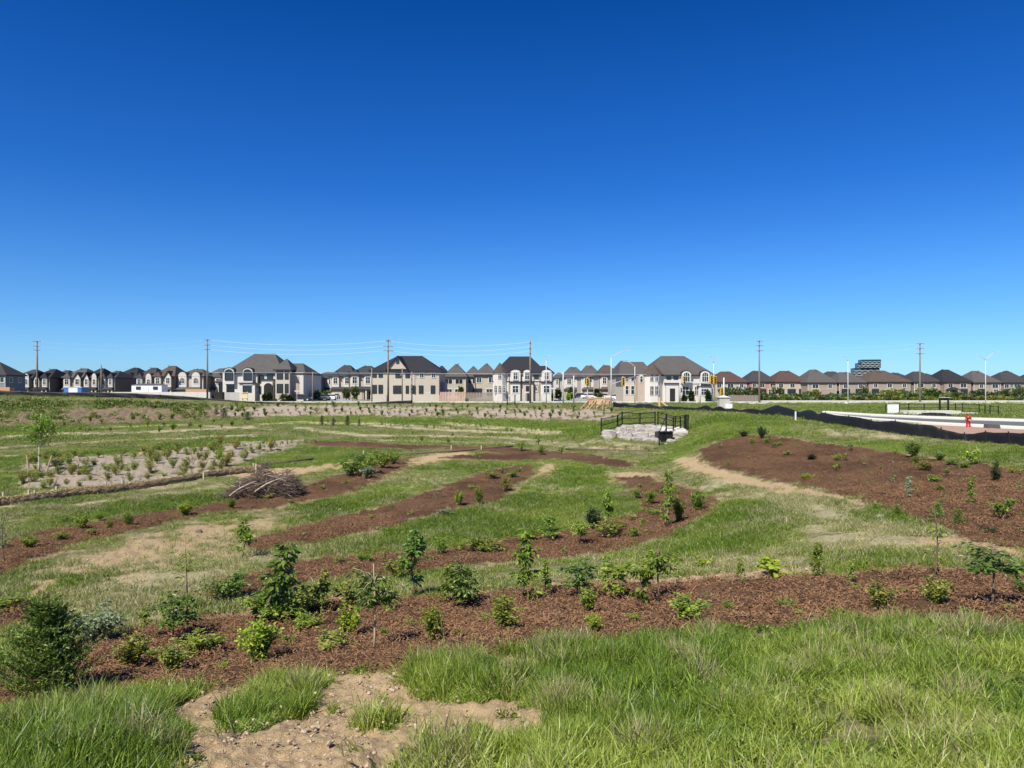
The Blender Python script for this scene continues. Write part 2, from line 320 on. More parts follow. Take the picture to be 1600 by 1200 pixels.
# ------------------------------------------------------------------ materials
class NT:
    def __init__(s, name):
        s.m = bpy.data.materials.new(name); s.m.use_nodes = True; s.t = s.m.node_tree; s.t.nodes.clear()
        s.out = s.n('ShaderNodeOutputMaterial')
    def n(s, t, **kw):
        x = s.t.nodes.new(t)
        for k, v in kw.items(): setattr(x, k, v)
        return x
    def l(s, a, b): s.t.links.new(a, b)
    def val(s, inp, v):
        if isinstance(v, bpy.types.NodeSocket): s.l(v, inp)
        elif isinstance(v, (tuple, list)) and len(v) == 3 and inp.type == 'RGBA': inp.default_value = (*v, 1)
        else: inp.default_value = v
    def mix(s, f, a, b):
        x = s.n('ShaderNodeMix', data_type='RGBA'); s.val(x.inputs[0], f); s.val(x.inputs[6], a); s.val(x.inputs[7], b); return x.outputs[2]
    def math(s, op, a, b=0.0):
        x = s.n('ShaderNodeMath', operation=op); s.val(x.inputs[0], a); s.val(x.inputs[1], b); return x.outputs[0]
    def noise(s, vec, scale, det=4, rough=.6, dist=0):
        x = s.n('ShaderNodeTexNoise'); s.val(x.inputs['Vector'], vec); x.inputs['Scale'].default_value = scale
        x.inputs['Detail'].default_value = det; x.inputs['Roughness'].default_value = rough; x.inputs['Distortion'].default_value = dist; return x.outputs['Fac']
    def ramp(s, f, a, b):
        x = s.n('ShaderNodeMapRange'); s.val(x.inputs[0], f); x.inputs[1].default_value = a; x.inputs[2].default_value = b; return x.outputs[0]
    def pos(s): return s.n('ShaderNodeNewGeometry').outputs['Position']
    def objc(s): return s.n('ShaderNodeTexCoord').outputs['Object']
    def bsdf(s, col, rough=.8, bump=None, spec=.3, bd=.02, metal=0, strength=1.0):
        b = s.n('ShaderNodeBsdfPrincipled'); s.val(b.inputs['Base Color'], col); s.val(b.inputs['Roughness'], rough)
        b.inputs['Specular IOR Level'].default_value = spec; b.inputs['Metallic'].default_value = metal
        if bump is not None:
            k = s.n('ShaderNodeBump'); s.l(bump, k.inputs['Height']); k.inputs['Distance'].default_value = bd; k.inputs['Strength'].default_value = strength
            s.l(k.outputs[0], b.inputs['Normal'])
        return b.outputs[0]
    def end(s, sh): s.l(sh, s.out.inputs['Surface']); return s.m

def plain(name, col, rough=.7, var=.12, scale=6, spec=.3, metal=0, bump=.0):
    t = NT(name); n = t.noise(t.objc(), scale, 5)
    c = t.mix(n, tuple(x*(1-var) for x in col), tuple(min(1, x*(1+var)) for x in col))
    return t.end(t.bsdf(c, rough, n if bump else None, spec, bump, metal))
def leafmat(name, dark, light, trans=.35, rough=.45, inst=False):
    t = NT(name); g = t.n('ShaderNodeNewGeometry'); r = g.outputs['Random Per Island']
    c = t.mix(r, dark, light)
    if not inst:
        oi = t.n('ShaderNodeObjectInfo'); h = t.n('ShaderNodeHueSaturation')
        t.l(c, h.inputs['Color']); t.val(h.inputs['Hue'], t.math('ADD', t.math('MULTIPLY', oi.outputs['Random'], .035), .4825))
        t.val(h.inputs['Value'], t.math('ADD', t.math('MULTIPLY', oi.outputs['Random'], .4), .8)); c = h.outputs[0]
    b = t.bsdf(c, rough, spec=.35)
    tr = t.n('ShaderNodeBsdfTranslucent'); t.val(tr.inputs[0], t.mix(.35, c, (.25,.35,.03)))
    m = t.n('ShaderNodeMixShader'); m.inputs[0].default_value = trans; t.l(b, m.inputs[1]); t.l(tr.outputs[0], m.inputs[2])
    return t.end(m.outputs[0])

def grassmat(nm='grass_blades', dk=1.0):
    t = NT(nm); g = t.n('ShaderNodeNewGeometry'); r = g.outputs['Random Per Island']
    a = t.n('ShaderNodeAttribute', attribute_type='INSTANCER', attribute_name='tone'); tone = a.outputs['Fac']
    a2 = t.n('ShaderNodeAttribute', attribute_type='INSTANCER', attribute_name='dry'); dry = a2.outputs['Fac']
    green = t.mix(r, (.035,.085,.006), (.30,.42,.05))
    yel = t.mix(r, (.17,.24,.025), (.47,.54,.12))
    c = t.mix(tone, green, yel)
    strw = t.mix(r, (.26,.24,.10), (.50,.47,.24))
    if dk != 1: c = t.mix(1-dk, c, (0,0,0))
    k = t.math('GREATER_THAN', dry, t.math('FRACT', t.math('MULTIPLY', r, 37.3)))
    c = t.mix(k, c, strw)
    b = t.bsdf(c, .42, spec=.4)
    tr = t.n('ShaderNodeBsdfTranslucent'); t.l(c, tr.inputs[0])
    m = t.n('ShaderNodeMixShader'); m.inputs[0].default_value = .32; t.l(b, m.inputs[1]); t.l(tr.outputs[0], m.inputs[2])
    return t.end(m.outputs[0])

def groundmat():
    t = NT('field_ground'); p = t.pos()
    A = t.n('ShaderNodeAttribute', attribute_name='za'); B = t.n('ShaderNodeAttribute', attribute_name='zb')
    sa = t.n('ShaderNodeSeparateColor'); t.l(A.outputs['Color'], sa.inputs[0]); sb = t.n('ShaderNodeSeparateColor'); t.l(B.outputs['Color'], sb.inputs[0])
    mul, dirt, straw = sa.outputs; belt, brown, lush = sb.outputs
    n1 = t.noise(p, .35, 3); n2 = t.noise(p, 2.3, 5, .65); n3 = t.noise(p, 14, 5, .7); n4 = t.noise(p, 60, 4, .7)
    mp = t.n('ShaderNodeMapping'); t.l(p, mp.inputs[0]); mp.inputs['Scale'].default_value = (1, .3, 1); far = t.noise(mp.outputs[0], .9, 4, .7)
    olive = t.mix(t.ramp(n3, .3, .7), (.055,.075,.016), (.155,.165,.05))
    dryc = t.mix(t.ramp(n3, .3, .7), (.21,.17,.09), (.40,.33,.20))
    lus = t.mix(t.ramp(n2, .3, .7), (.09,.15,.010), (.15,.225,.016))
    base = t.mix(t.ramp(t.math('ADD', t.math('MULTIPLY', n2, .6), t.math('MULTIPLY', n3, .4)), .44, .66), olive, dryc)
    base = t.mix(t.math('MULTIPLY', lush, t.ramp(t.math('ADD', n2, t.math('MULTIPLY', n3, .3)), .42, .56)), base, lus)
    st = t.mix(t.ramp(n3, .25, .75), (.30,.25,.13), (.66,.57,.37))
    base = t.mix(t.math('MULTIPLY', straw, t.ramp(t.math('ADD', far, t.math('MULTIPLY', n3, .5)), .45, .8)), base, st)
    di = t.mix(t.ramp(n3, .25, .75), (.25,.165,.085), (.48,.355,.205)); di = t.mix(t.ramp(n4, .35, .7), di, t.mix(.5, di, (.54,.42,.26)))
    base = t.mix(dirt, base, di)
    be = t.mix(t.ramp(n3, .3, .7), (.25,.20,.15), (.42,.35,.28)); base = t.mix(t.math('MULTIPLY', belt, .95), base, be)
    br = t.mix(t.ramp(n2, .3, .7), (.10,.07,.045), (.27,.20,.14)); base = t.mix(t.math('MULTIPLY', brown, .9), base, br)
    vo = t.n('ShaderNodeTexVoronoi', feature='F1'); mp2 = t.n('ShaderNodeMapping'); t.l(p, mp2.inputs[0]); mp2.inputs['Scale'].default_value = (1, 2.2, 1)
    mp2.inputs['Rotation'].default_value = (0, 0, .6); t.l(mp2.outputs[0], vo.inputs['Vector']); vo.inputs['Scale'].default_value = 24
    sv = t.n('ShaderNodeSeparateColor'); t.l(vo.outputs['Color'], sv.inputs[0])
    mu = t.mix(t.ramp(sv.outputs[0], 0, 1), (.085,.046,.024), (.30,.165,.088))
    mu = t.mix(t.ramp(n2, .45, .75), mu, t.mix(.35, mu, (.28,.175,.09))); mu = t.mix(t.math('MULTIPLY', t.ramp(n1, .58, .40), .45), mu, (.035,.018,.009)); mu = t.mix(t.math('MULTIPLY', t.ramp(n4, .6, .72), .5), mu, (.33,.22,.13))
    base = t.mix(mul, base, mu)
    h = t.math('ADD', t.math('MULTIPLY', n3, .6), t.math('MULTIPLY', n4, .4))
    h = t.math('ADD', h, t.math('MULTIPLY', t.math('MULTIPLY', vo.outputs['Distance'], -1.2), mul))
    return t.end(t.bsdf(base, .95, h, .12, .05))

M = {}
M['ground'] = groundmat(); M['grass'] = grassmat(); M['lawn'] = grassmat('lawn_blades', .80)
M['leaf_dark'] = leafmat('leaf_dark', (.05,.11,.018), (.22,.32,.065), .36, .35)
M['leaf_mid'] = leafmat('leaf_mid', (.09,.165,.018), (.32,.42,.06), .42)
M['leaf_yel'] = leafmat('leaf_yellowgreen', (.15,.22,.025), (.36,.42,.07), .38)
M['leaf_bright'] = leafmat('leaf_bright', (.22,.31,.03), (.46,.54,.06), .4)
M['leaf_olive'] = leafmat('leaf_olive', (.13,.16,.025), (.36,.37,.08), .3)
M['leaf_gold'] = leafmat('leaf_gold', (.22,.21,.04), (.42,.38,.09), .3)
M['leaf_pale'] = leafmat('leaf_pale', (.12,.17,.08), (.36,.42,.26), .3)
M['needle'] = leafmat('needle_green', (.035,.09,.016), (.26,.38,.07), .1, .5)
M['needle_dark'] = leafmat('needle_dark', (.012,.028,.010), (.035,.065,.02), .08, .5)
M['bark'] = plain('bark', (.16,.115,.08), .9, .3, 40); M['pale_stem'] = plain('pale_stem', (.42,.33,.22), .8, .2, 40)
M['stick_pale'] = plain('stick_pale', (.50,.43,.34), .8, .2, 20); M['stick_dark'] = plain('stick_dark', (.13,.09,.07), .9, .35, 12); M['stick_mid'] = plain('stick_mid', (.27,.20,.15), .9, .3, 12)

def chipmat():
    t = NT('bark_chips'); r = t.n('ShaderNodeNewGeometry').outputs['Random Per Island']
    c = t.mix(r, (.05,.027,.014), (.31,.17,.09)); c = t.mix(t.math('GREATER_THAN', r, .95), c, (.42,.30,.19))
    return t.end(t.bsdf(c, .85, spec=.2))
M['chips'] = chipmat()
def clodmat():
    t = NT('soil_clods'); r = t.n('ShaderNodeNewGeometry').outputs['Random Per Island']
    return t.end(t.bsdf(t.mix(r, (.25,.175,.115), (.46,.36,.26)), .95, spec=.1))
M['clods'] = clodmat()

# ------------------------------------------------------------------ the ground sheet
def build_ground():
    uf = np.linspace(-.80, .80, 690)
    ue = np.array([.84,.9,1.0,1.15,1.4,1.8,2.6,4,8,20,60,200])
    U = np.concatenate([-ue[::-1], uf, ue])
    iy = np.linspace(1/3.6, 1/200., 300)                       # rows closer together near the eye
    YR = 1/iy
    YR = np.concatenate([[.6,1,1.5,2.1,2.8,3.2], YR[YR < 9], np.exp(np.linspace(math.log(9), math.log(138), 300))[1:], [142,150,165,180,200,230,270,320,400,600,1000,2000,4000,9000]])
    YR = np.unique(YR)
    back = np.array([-9000,-1000,-200,-60,-20,-8,-3,-1,0])
    Y = np.concatenate([back, YR])
    scl = np.maximum(np.abs(Y), 1.5)
    XX = U[None,:]*scl[:,None]; YY = np.repeat(Y[:,None], len(U), 1)
    X = XX.ravel(); Yv = YY.ravel()
    Z = gz(X, Yv)
    dist = np.hypot(X, Yv)
    z = zones(X, Yv)
    near = sstep(0, 4, Yv)*(1-sstep(128, 140, Yv))
    rel = (fbm(X*.5, Yv*.5, 31, 3)-.5)*.10
    rel += z['mulch']*((fbm(X*3.2, Yv*3.2, 41, 4)-.5)*.20+.045)
    rel += z['dirt']*((fbm(X*4.5, Yv*4.5, 51, 5)-.5)*.16+(fbm(X*13, Yv*13, 53, 3)-.5)*.05)*(1-sstep(30, 60, dist)*.6)
    rel += z['belt']*(fbm(X*1.2, Yv*.8, 61, 3)-.5)*.5 + z['brown']*(fbm(X*.7, Yv*.5, 63, 4)-.5)*1.1 + z['weed']*(fbm(X*.6, Yv*.6, 64, 4)-.4)*.7
    rel += z['isle']*(.10+(fbm(X*1.5, Yv*1.2, 66, 3)-.5)*.25)
    rel += z['straw']*(fbm(X*2.0, Yv*1.4, 67, 3)-.5)*.14
    Z = Z + rel*near*(1-z['road'])
    me = bpy.data.meshes.new('ground'); n = len(X)
    me.vertices.add(n); me.vertices.foreach_set('co', np.stack([X, Yv, Z], 1).astype(np.float32).ravel())
    nu = len(U); ny = len(Y); a = (np.arange(ny-1)[:,None]*nu+np.arange(nu-1)[None,:]).ravel()
    q = np.stack([a, a+1, a+nu+1, a+nu], 1).astype(np.int32)
    me.loops.add(q.size); me.loops.foreach_set('vertex_index', q.ravel()); me.polygons.add(len(q))
    me.polygons.foreach_set('loop_start', np.arange(0, q.size, 4, dtype=np.int32)); me.polygons.foreach_set('use_smooth', np.ones(len(q), bool))
    me.update(calc_edges=True)
    one = np.ones(n)
    for nm, ch in (('za', (z['mulch'], np.maximum(z['dirt'], 0), z['straw'])), ('zb', (np.maximum(z['belt'], z['isle']), np.maximum(z['brown'], z['weed']*.35), z['lush']))):
        at_ = me.color_attributes.new(nm, 'FLOAT_COLOR', 'POINT')
        at_.data.foreach_set('color', np.stack([*ch, one], 1).astype(np.float32).ravel())
    me.materials.append(M['ground'])
    o = mkobj('ground', me); tag(o, kind='structure'); return o
build_ground()

# ------------------------------------------------------------------ instanced ground cover
def blades(mb, n, rad, hmin, hmax, wid, lean, rs, seg=3, flop=0.0):
    for _ in range(n):
        a = rs.uniform(0, 6.283); r = rad*math.sqrt(rs.random()); bx, by = r*math.cos(a), r*math.sin(a)
        h = rs.uniform(hmin, hmax); d = rs.uniform(0, 6.283); ln = lean*rs.uniform(.2, 1.3)*h
        dx, dy = math.cos(d), math.sin(d); f = rs.uniform(0, 6.283); wx, wy = math.cos(f)*wid/2, math.sin(f)*wid/2
        w = rs.uniform(.7, 1.3); v = []
        fl = flop*rs.random()
        for i in range(seg):
            t = i/seg; k = w*(1-.55*t*t); z = h*(t-fl*t*t*.6); o = ln*t**1.8
            v += [(bx+dx*o-wx*k, by+dy*o-wy*k, z), (bx+dx*o+wx*k, by+dy*o+wy*k, z)]
        v.append((bx+dx*ln, by+dy*ln, h*(1-fl*.6)))
        F = [(2*i, 2*i+1, 2*i+3, 2*i+2) for i in range(seg-1)] + [(2*seg-2, 2*seg-1, 2*seg)]
        mb.add(v, F)
def proto(name, meshes):
    c = bpy.data.collections.new(name)
    for i, me in enumerate(meshes):
        o = bpy.data.objects.new('%s_%02d' % (name, i), me); c.objects.link(o)
    return c
def scatter(name, coll, P3, rot, scl, idx, attrs, label, cat=None):
    me = bpy.data.meshes.new(name); n = len(P3)
    me.vertices.add(n); me.vertices.foreach_set('co', P3.astype(np.float32).ravel())
    for k, arr in (('rot', rot), ('scl', scl)):
        a = me.attributes.new(k, 'FLOAT_VECTOR', 'POINT'); a.data.foreach_set('vector', arr.astype(np.float32).ravel())
    a = me.attributes.new('idx', 'INT', 'POINT'); a.data.foreach_set('value', idx.astype(np.int32))
    for k, arr in attrs.items():
        a = me.attributes.new(k, 'FLOAT', 'POINT'); a.data.foreach_set('value', arr.astype(np.float32))
    o = mkobj(name, me)
    ng = bpy.data.node_groups.new(name, 'GeometryNodeTree')
    ng.interface.new_socket('Geometry', in_out='INPUT', socket_type='NodeSocketGeometry')
    ng.interface.new_socket('Geometry', in_out='OUTPUT', socket_type='NodeSocketGeometry')
    N = ng.nodes.new; L = ng.links.new
    gi = N('NodeGroupInput'); go = N('NodeGroupOutput'); ip = N('GeometryNodeInstanceOnPoints'); ci = N('GeometryNodeCollectionInfo')
    ci.inputs['Collection'].default_value = coll; ci.inputs['Separate Children'].default_value = True; ci.inputs['Reset Children'].default_value = True
    def attr(nm, dt):
        x = N('GeometryNodeInputNamedAttribute'); x.data_type = dt; x.inputs['Name'].default_value = nm
        return [s_ for s_ in x.outputs if s_.enabled and s_.name == 'Attribute'][0]
    L(gi.outputs[0], ip.inputs['Points']); L(ci.outputs[0], ip.inputs['Instance']); ip.inputs['Pick Instance'].default_value = True
    L(attr('idx', 'INT'), ip.inputs['Instance Index'])
    e2r = N('FunctionNodeEulerToRotation'); L(attr('rot', 'FLOAT_VECTOR'), e2r.inputs[0]); L(e2r.outputs[0], ip.inputs['Rotation'])
    L(attr('scl', 'FLOAT_VECTOR'), ip.inputs['Scale']); L(ip.outputs[0], go.inputs[0])
    md = o.modifiers.new('scatter', 'NODES'); md.node_group = ng
    tag(o, label, cat, None, 'stuff'); return o
def sample(n, y0, y1, umax=.80, umin=None):
    Y = np.sqrt(rng.uniform(y0*y0, y1*y1, n)); U = rng.uniform(-umax if umin is None else umin, umax, n); return U*Y, Y
def gzr(X, Y):            # ground height including the small relief is close to gz; sink a little
    return gz(X, Y)

# tufts of five sorts
rs = random.Random(3)
def mk(fn, k, mats, name):
    out = []
    for i in range(k):
        mb = MB(); fn(mb, i); out.append(mb.mesh(name, mats))
    return out
long_t = proto('long_tuft', mk(lambda mb, i: blades(mb, 30, .075,   .05, .19, .0070, .5+.14*i, rs, 3, .3*(i % 3)), 6, M['grass'], 'long_tuft'))
mid_t = proto('lawn_tuft', mk(lambda mb, i: blades(mb, 36, .16, .05, .17, .010, .8, rs, 2, .4), 4, M['lawn'], 'lawn_tuft'))
far_t = proto('far_tuft', mk(lambda mb, i: blades(mb, 44, .42, .07, .20, .024, .7, rs, 2, .3), 3, M['lawn'], 'far_tuft'))
def chips(mb, i):
    for _ in range(40):
        x, y = rs.gauss(0, .10), rs.gauss(0, .10); a = rs.uniform(0, 3.14); L_ = rs.uniform(.007, .028); w = rs.uniform(.002, .006)
        z = rs.uniform(.0, .03); tz = rs.uniform(-.35, .55)*L_; c, s_ = math.cos(a), math.sin(a)
        mb.add([(x-c*L_-s_*w, y-s_*L_+c*w, z-tz), (x-c*L_+s_*w, y-s_*L_-c*w, z-tz), (x+c*L_+s_*w, y+s_*L_-c*w, z+tz), (x+c*L_-s_*w, y+s_*L_+c*w, z+tz), (x, y, z+w)],
               [(0,1,4),(1,2,4),(2,3,4),(3,0,4)])
chip_t = proto('chip_patch', mk(chips, 4, M['chips'], 'chip_patch'))
def clods(mb, i):
    for _ in range(10):
        x, y = rs.gauss(0, .13), rs.gauss(0, .1); r = abs(rs.gauss(.004, .005))+.003
        mb.ellips((x, y, r*.4), (r*rs.uniform(.8,1.5), r*rs.uniform(.8,1.3), r*rs.uniform(.5,.9)), 5, 4, 0, .25, rs)
clod_t = proto('clod_patch', mk(clods, 3, M['clods'], 'clod_patch'))

def cover(bands, coll, nvar, dens_fn, name, label, zoff=-.01, smin=.8, smax=1.25, tone_fn=None):
    XS, YS = [], []
    for (n, y0, y1) in bands:
        k_ = 1.3 if y1 < 14 else .95 if y1 < 70 else .85; x, y = sample(int(n*k_/.8), y0, y1, k_); XS.append(x); YS.append(y)
    X = np.concatenate(XS); Y = np.concatenate(YS); z = zones(X, Y)
    d = dens_fn(X, Y, z); k = rng.random(len(X)) < d; X, Y = X[k], Y[k]; z = {q: v[k] for q, v in z.items()}
    n = len(X); P3 = np.stack([X, Y, gzr(X, Y)+zoff+(fbm(X*.5, Y*.5, 31, 3)-.5)*.10*sstep(0, 4, Y)], 1)
    rot = np.stack([rng.normal(0, .22, n), rng.normal(0, .22, n), rng.uniform(0, 6.283, n)], 1)
    s = rng.uniform(smin, smax, n); tone, dry, hz = tone_fn(X, Y, z)
    scl = np.stack([s, s, s*hz], 1)
    return scatter(name, coll, P3, rot, scl, rng.integers(0, nvar, n), {'tone': tone, 'dry': dry}, label)
def bare(z): return np.clip(np.maximum.reduce([z['mulch']*1.05, z['dirt']*.97, z['isle']*.95, z['belt']*.97, z['brown']*.93, z['road']]), 0, 1)
def g_dens(X, Y, z):
    p = fbm(X*1.3, Y*1.3, 71, 3); return np.clip((1-bare(z))**1.5*(.55+.6*z['lush']+(p-.5)*2.2)*(1-.45*z['straw']), .0, 1)
def g_tone(X, Y, z):
    p = fbm(X*.7, Y*.7, 73, 3); q = fbm(X*2.2, Y*2.2, 75, 3)
    right = sstep(-1, 4, X)*(1-sstep(9, 14, Y))
    tone = np.clip((p-.5)*2.6+.28+.18*right-.12*z['lush'], 0, 1); dry = np.clip((q-.5)*1.7+.05-.12*z['lush']+.4*z['straw']+.03*right, .02, .6)
    return tone, dry, (.65+1.0*np.clip(q+.2*z['lush']-.25, 0, 1))*(.55+.9*sstep(.3,.65,fbm(X*4, Y*4, 76, 2)))
cover([(60000, 2.3, 13)], long_t, 6, g_dens, 'long_grass', 'long sunlit grass on the slope at the bottom of the picture', tone_fn=g_tone)
def m_dens(X, Y, z):
    p = fbm(X*.8, Y*.8, 77, 3); return np.clip((1-bare(z))**1.5*(.42+.6*z['lush']+(p-.5)*2.4)*(1-.25*z['straw']), 0, 1)*sstep(8, 12, Y)
def m_tone(X, Y, z):
    p = fbm(X*.4, Y*.4, 83, 3); q = fbm(X*1.1, Y*1.1, 85, 3)
    tone = np.clip((p-.5)*2.4+.38-.05*z['lush'], 0, 1); dry = np.clip((q-.5)*1.8+.18-.34*z['lush']+.75*z['straw'], .02, .9)
    return tone, dry, .55+.8*np.clip(q+.35*z['lush']-.2, 0, 1)
cover([(95000, 9, 32), (70000, 32, 66)], mid_t, 4, m_dens, 'lawn_grass', 'rough green grass between the mulch beds', tone_fn=m_tone)
def f_dens(X, Y, z):
    return np.clip((1-bare(z))*(.35+.5*z['lush']+(fbm(X*.3, Y*.2, 91, 3)-.5)*2)*(1-.9*z['straw'])+z['weed']*.6, 0, 1)
def f_tone(X, Y, z):
    p = fbm(X*.15, Y*.1, 93, 3); return np.clip((p-.5)*1.6+.26, 0, 1), np.clip(.10-.1*z['lush']+.4*z['straw']+.15*z['weed'], 0, 1), .55+.5*p+1.3*z['weed']
cover([(52000, 58, 134)], far_t, 3, f_dens, 'basin_grass', 'grass and weeds covering the far side of the basin', tone_fn=f_tone, smin=.8, smax=1.5)
def weedp(mb, i):
    n = 130; v = rng.normal(0, 1, (n, 3)); v /= np.linalg.norm(v, axis=1, keepdims=True); v[:,2] = np.abs(v[:,2]); L_ = .16*rng.uniform(.6, 1.3, n)
    C = v*np.array([.45,.45,.42])*rng.uniform(.4, 1, n)[:,None]; D = v+rng.normal(0, .4, (n, 3)); D /= np.linalg.norm(D, axis=1, keepdims=True); S = np.cross(D, rng.normal(0, 1, (n, 3))); S /= np.linalg.norm(S, axis=1, keepdims=True)
    q = np.stack([C, C+D*L_[:,None]*.5+S*L_[:,None]*.28, C+D*L_[:,None], C+D*L_[:,None]*.5-S*L_[:,None]*.28], 1).reshape(-1, 3); mb.addq(q, np.arange(n)[:,None]*4+np.array([0,1,2,3]))
weed_t = proto('weed_clump', mk(weedp, 3, M['lawn'], 'weed_clump'))
cover([(30000, 85, 134)], weed_t, 3, lambda X, Y, z: np.clip(z['weed']*.75+z['brown']*.04, 0, 1)*(1-sstep(119, 123, Y))*(.1+.9*sstep(.4,.6,fbm(X*.25, Y*.25, 95, 3))), 'bank_weeds', 'dense leafy weeds on the left bank below the silt fence', smin=.9, smax=1.9,
      tone_fn=lambda X, Y, z: (np.clip((fbm(X*.2, Y*.2, 97, 3)-.5)*2.4, 0, 1), np.full(len(X), .25), .5+.8*fbm(X*.3, Y*.3, 98, 2)))
cover([(9000, 134, 260)], far_t, 3, lambda X, Y, z: np.full(len(X), .0)+((Y > 160) & ~((X/Y > -.26) & (X/Y < -.18)) & ~((X/Y > .05) & (X/Y < .18)))*.5, 'verge_grass', 'grass verges around the far houses', tone_fn=lambda X, Y, z: (np.full(len(X), .2), np.full(len(X), .2), np.full(len(X), .8)), smin=1, smax=1.6)
cover([(2600, 3, 12)], weed_t, 3, lambda X, Y, z: (1-bare(z))*.5, 'broadleaf_weeds', 'small broad-leaved weeds in the foreground grass', smin=.10, smax=.28, tone_fn=lambda X, Y, z: (X*0+.15, X*0, X*0+.9))
cover([(26000, 6, 26), (5000, 26, 40)], chip_t, 4, lambda X, Y, z: z['mulch']**2*.9, 'bark_mulch', 'shredded red-brown bark mulch on the planting beds', zoff=.03,
      tone_fn=lambda X, Y, z: (X*0, X*0, X*0+1), smin=.8, smax=1.6)
cover([(15000, 4, 26)], clod_t, 3, lambda X, Y, z: z['dirt']**2*.6, 'soil_clods', 'pale crumbled soil in the bare patches', zoff=.0,
      tone_fn=lambda X, Y, z: (X*0, X*0, X*0+1), smin=.5, smax=1.6)
# ------------------------------------------------------------------ plants
def leaf_cloud(mb, C, D, size, ratio=.5, rs=None, fold=.25):
    """leaves as folded two-quad blades; C centres (n,3), D pointing directions (n,3)."""
    n = len(C); D = D/np.linalg.norm(D, axis=1, keepdims=True)
    up = rng.normal(0, 1, (n, 3)); up[:,2] += 1.2
    S = np.cross(D, up); S /= np.linalg.norm(S, axis=1, keepdims=True)+1e-9; N = np.cross(S, D)
    L = (size*rng.uniform(.6, 1.25, n))[:,None]; w = L*ratio*.5; f = L*fold*.3
    v = np.stack([C, C+D*L*.3+S*w+N*f, C+D*L*.72+S*w*.7+N*f*.7, C+D*L-N*f*.6, C+D*L*.72-S*w*.7+N*f*.7, C+D*L*.3-S*w+N*f], 1).reshape(-1, 3)
    b = np.arange(n)[:,None]*6
    mb.addq(v, np.concatenate([b+np.array([0,1,2,3]), b+np.array([0,3,4,5])]))
def stems_mesh(lines, mat, k=5):
    mb = MB()
    for pts, r in lines: mb.tube(pts, r, k)
    return mb.mesh('stem', mat, True)
def curve_pts(a, b, bend, n=5):
    a = np.array(a, float); b = np.array(b, float); bend = np.array(bend, float)
    return [tuple(a+(b-a)*t+bend*4*t*(1-t)) for t in np.linspace(0, 1, n)]
def on_lines(lines, n, t0, spread, drop):
    C = []; D = []
    for _ in range(n):
        pts, r = lines[rng.integers(len(lines))]; t = rng.uniform(t0, 1)**.8*(len(pts)-1); i = min(int(t), len(pts)-2); f = t-i
        p = np.array(pts[i])*(1-f)+np.array(pts[i+1])*f
        a = rng.uniform(0, 6.283); d = np.array([math.cos(a), math.sin(a), rng.normal(drop, .4)])
        C.append(p+d*spread*rng.uniform(0, 1)); D.append(d)
    return np.array(C), np.array(D)
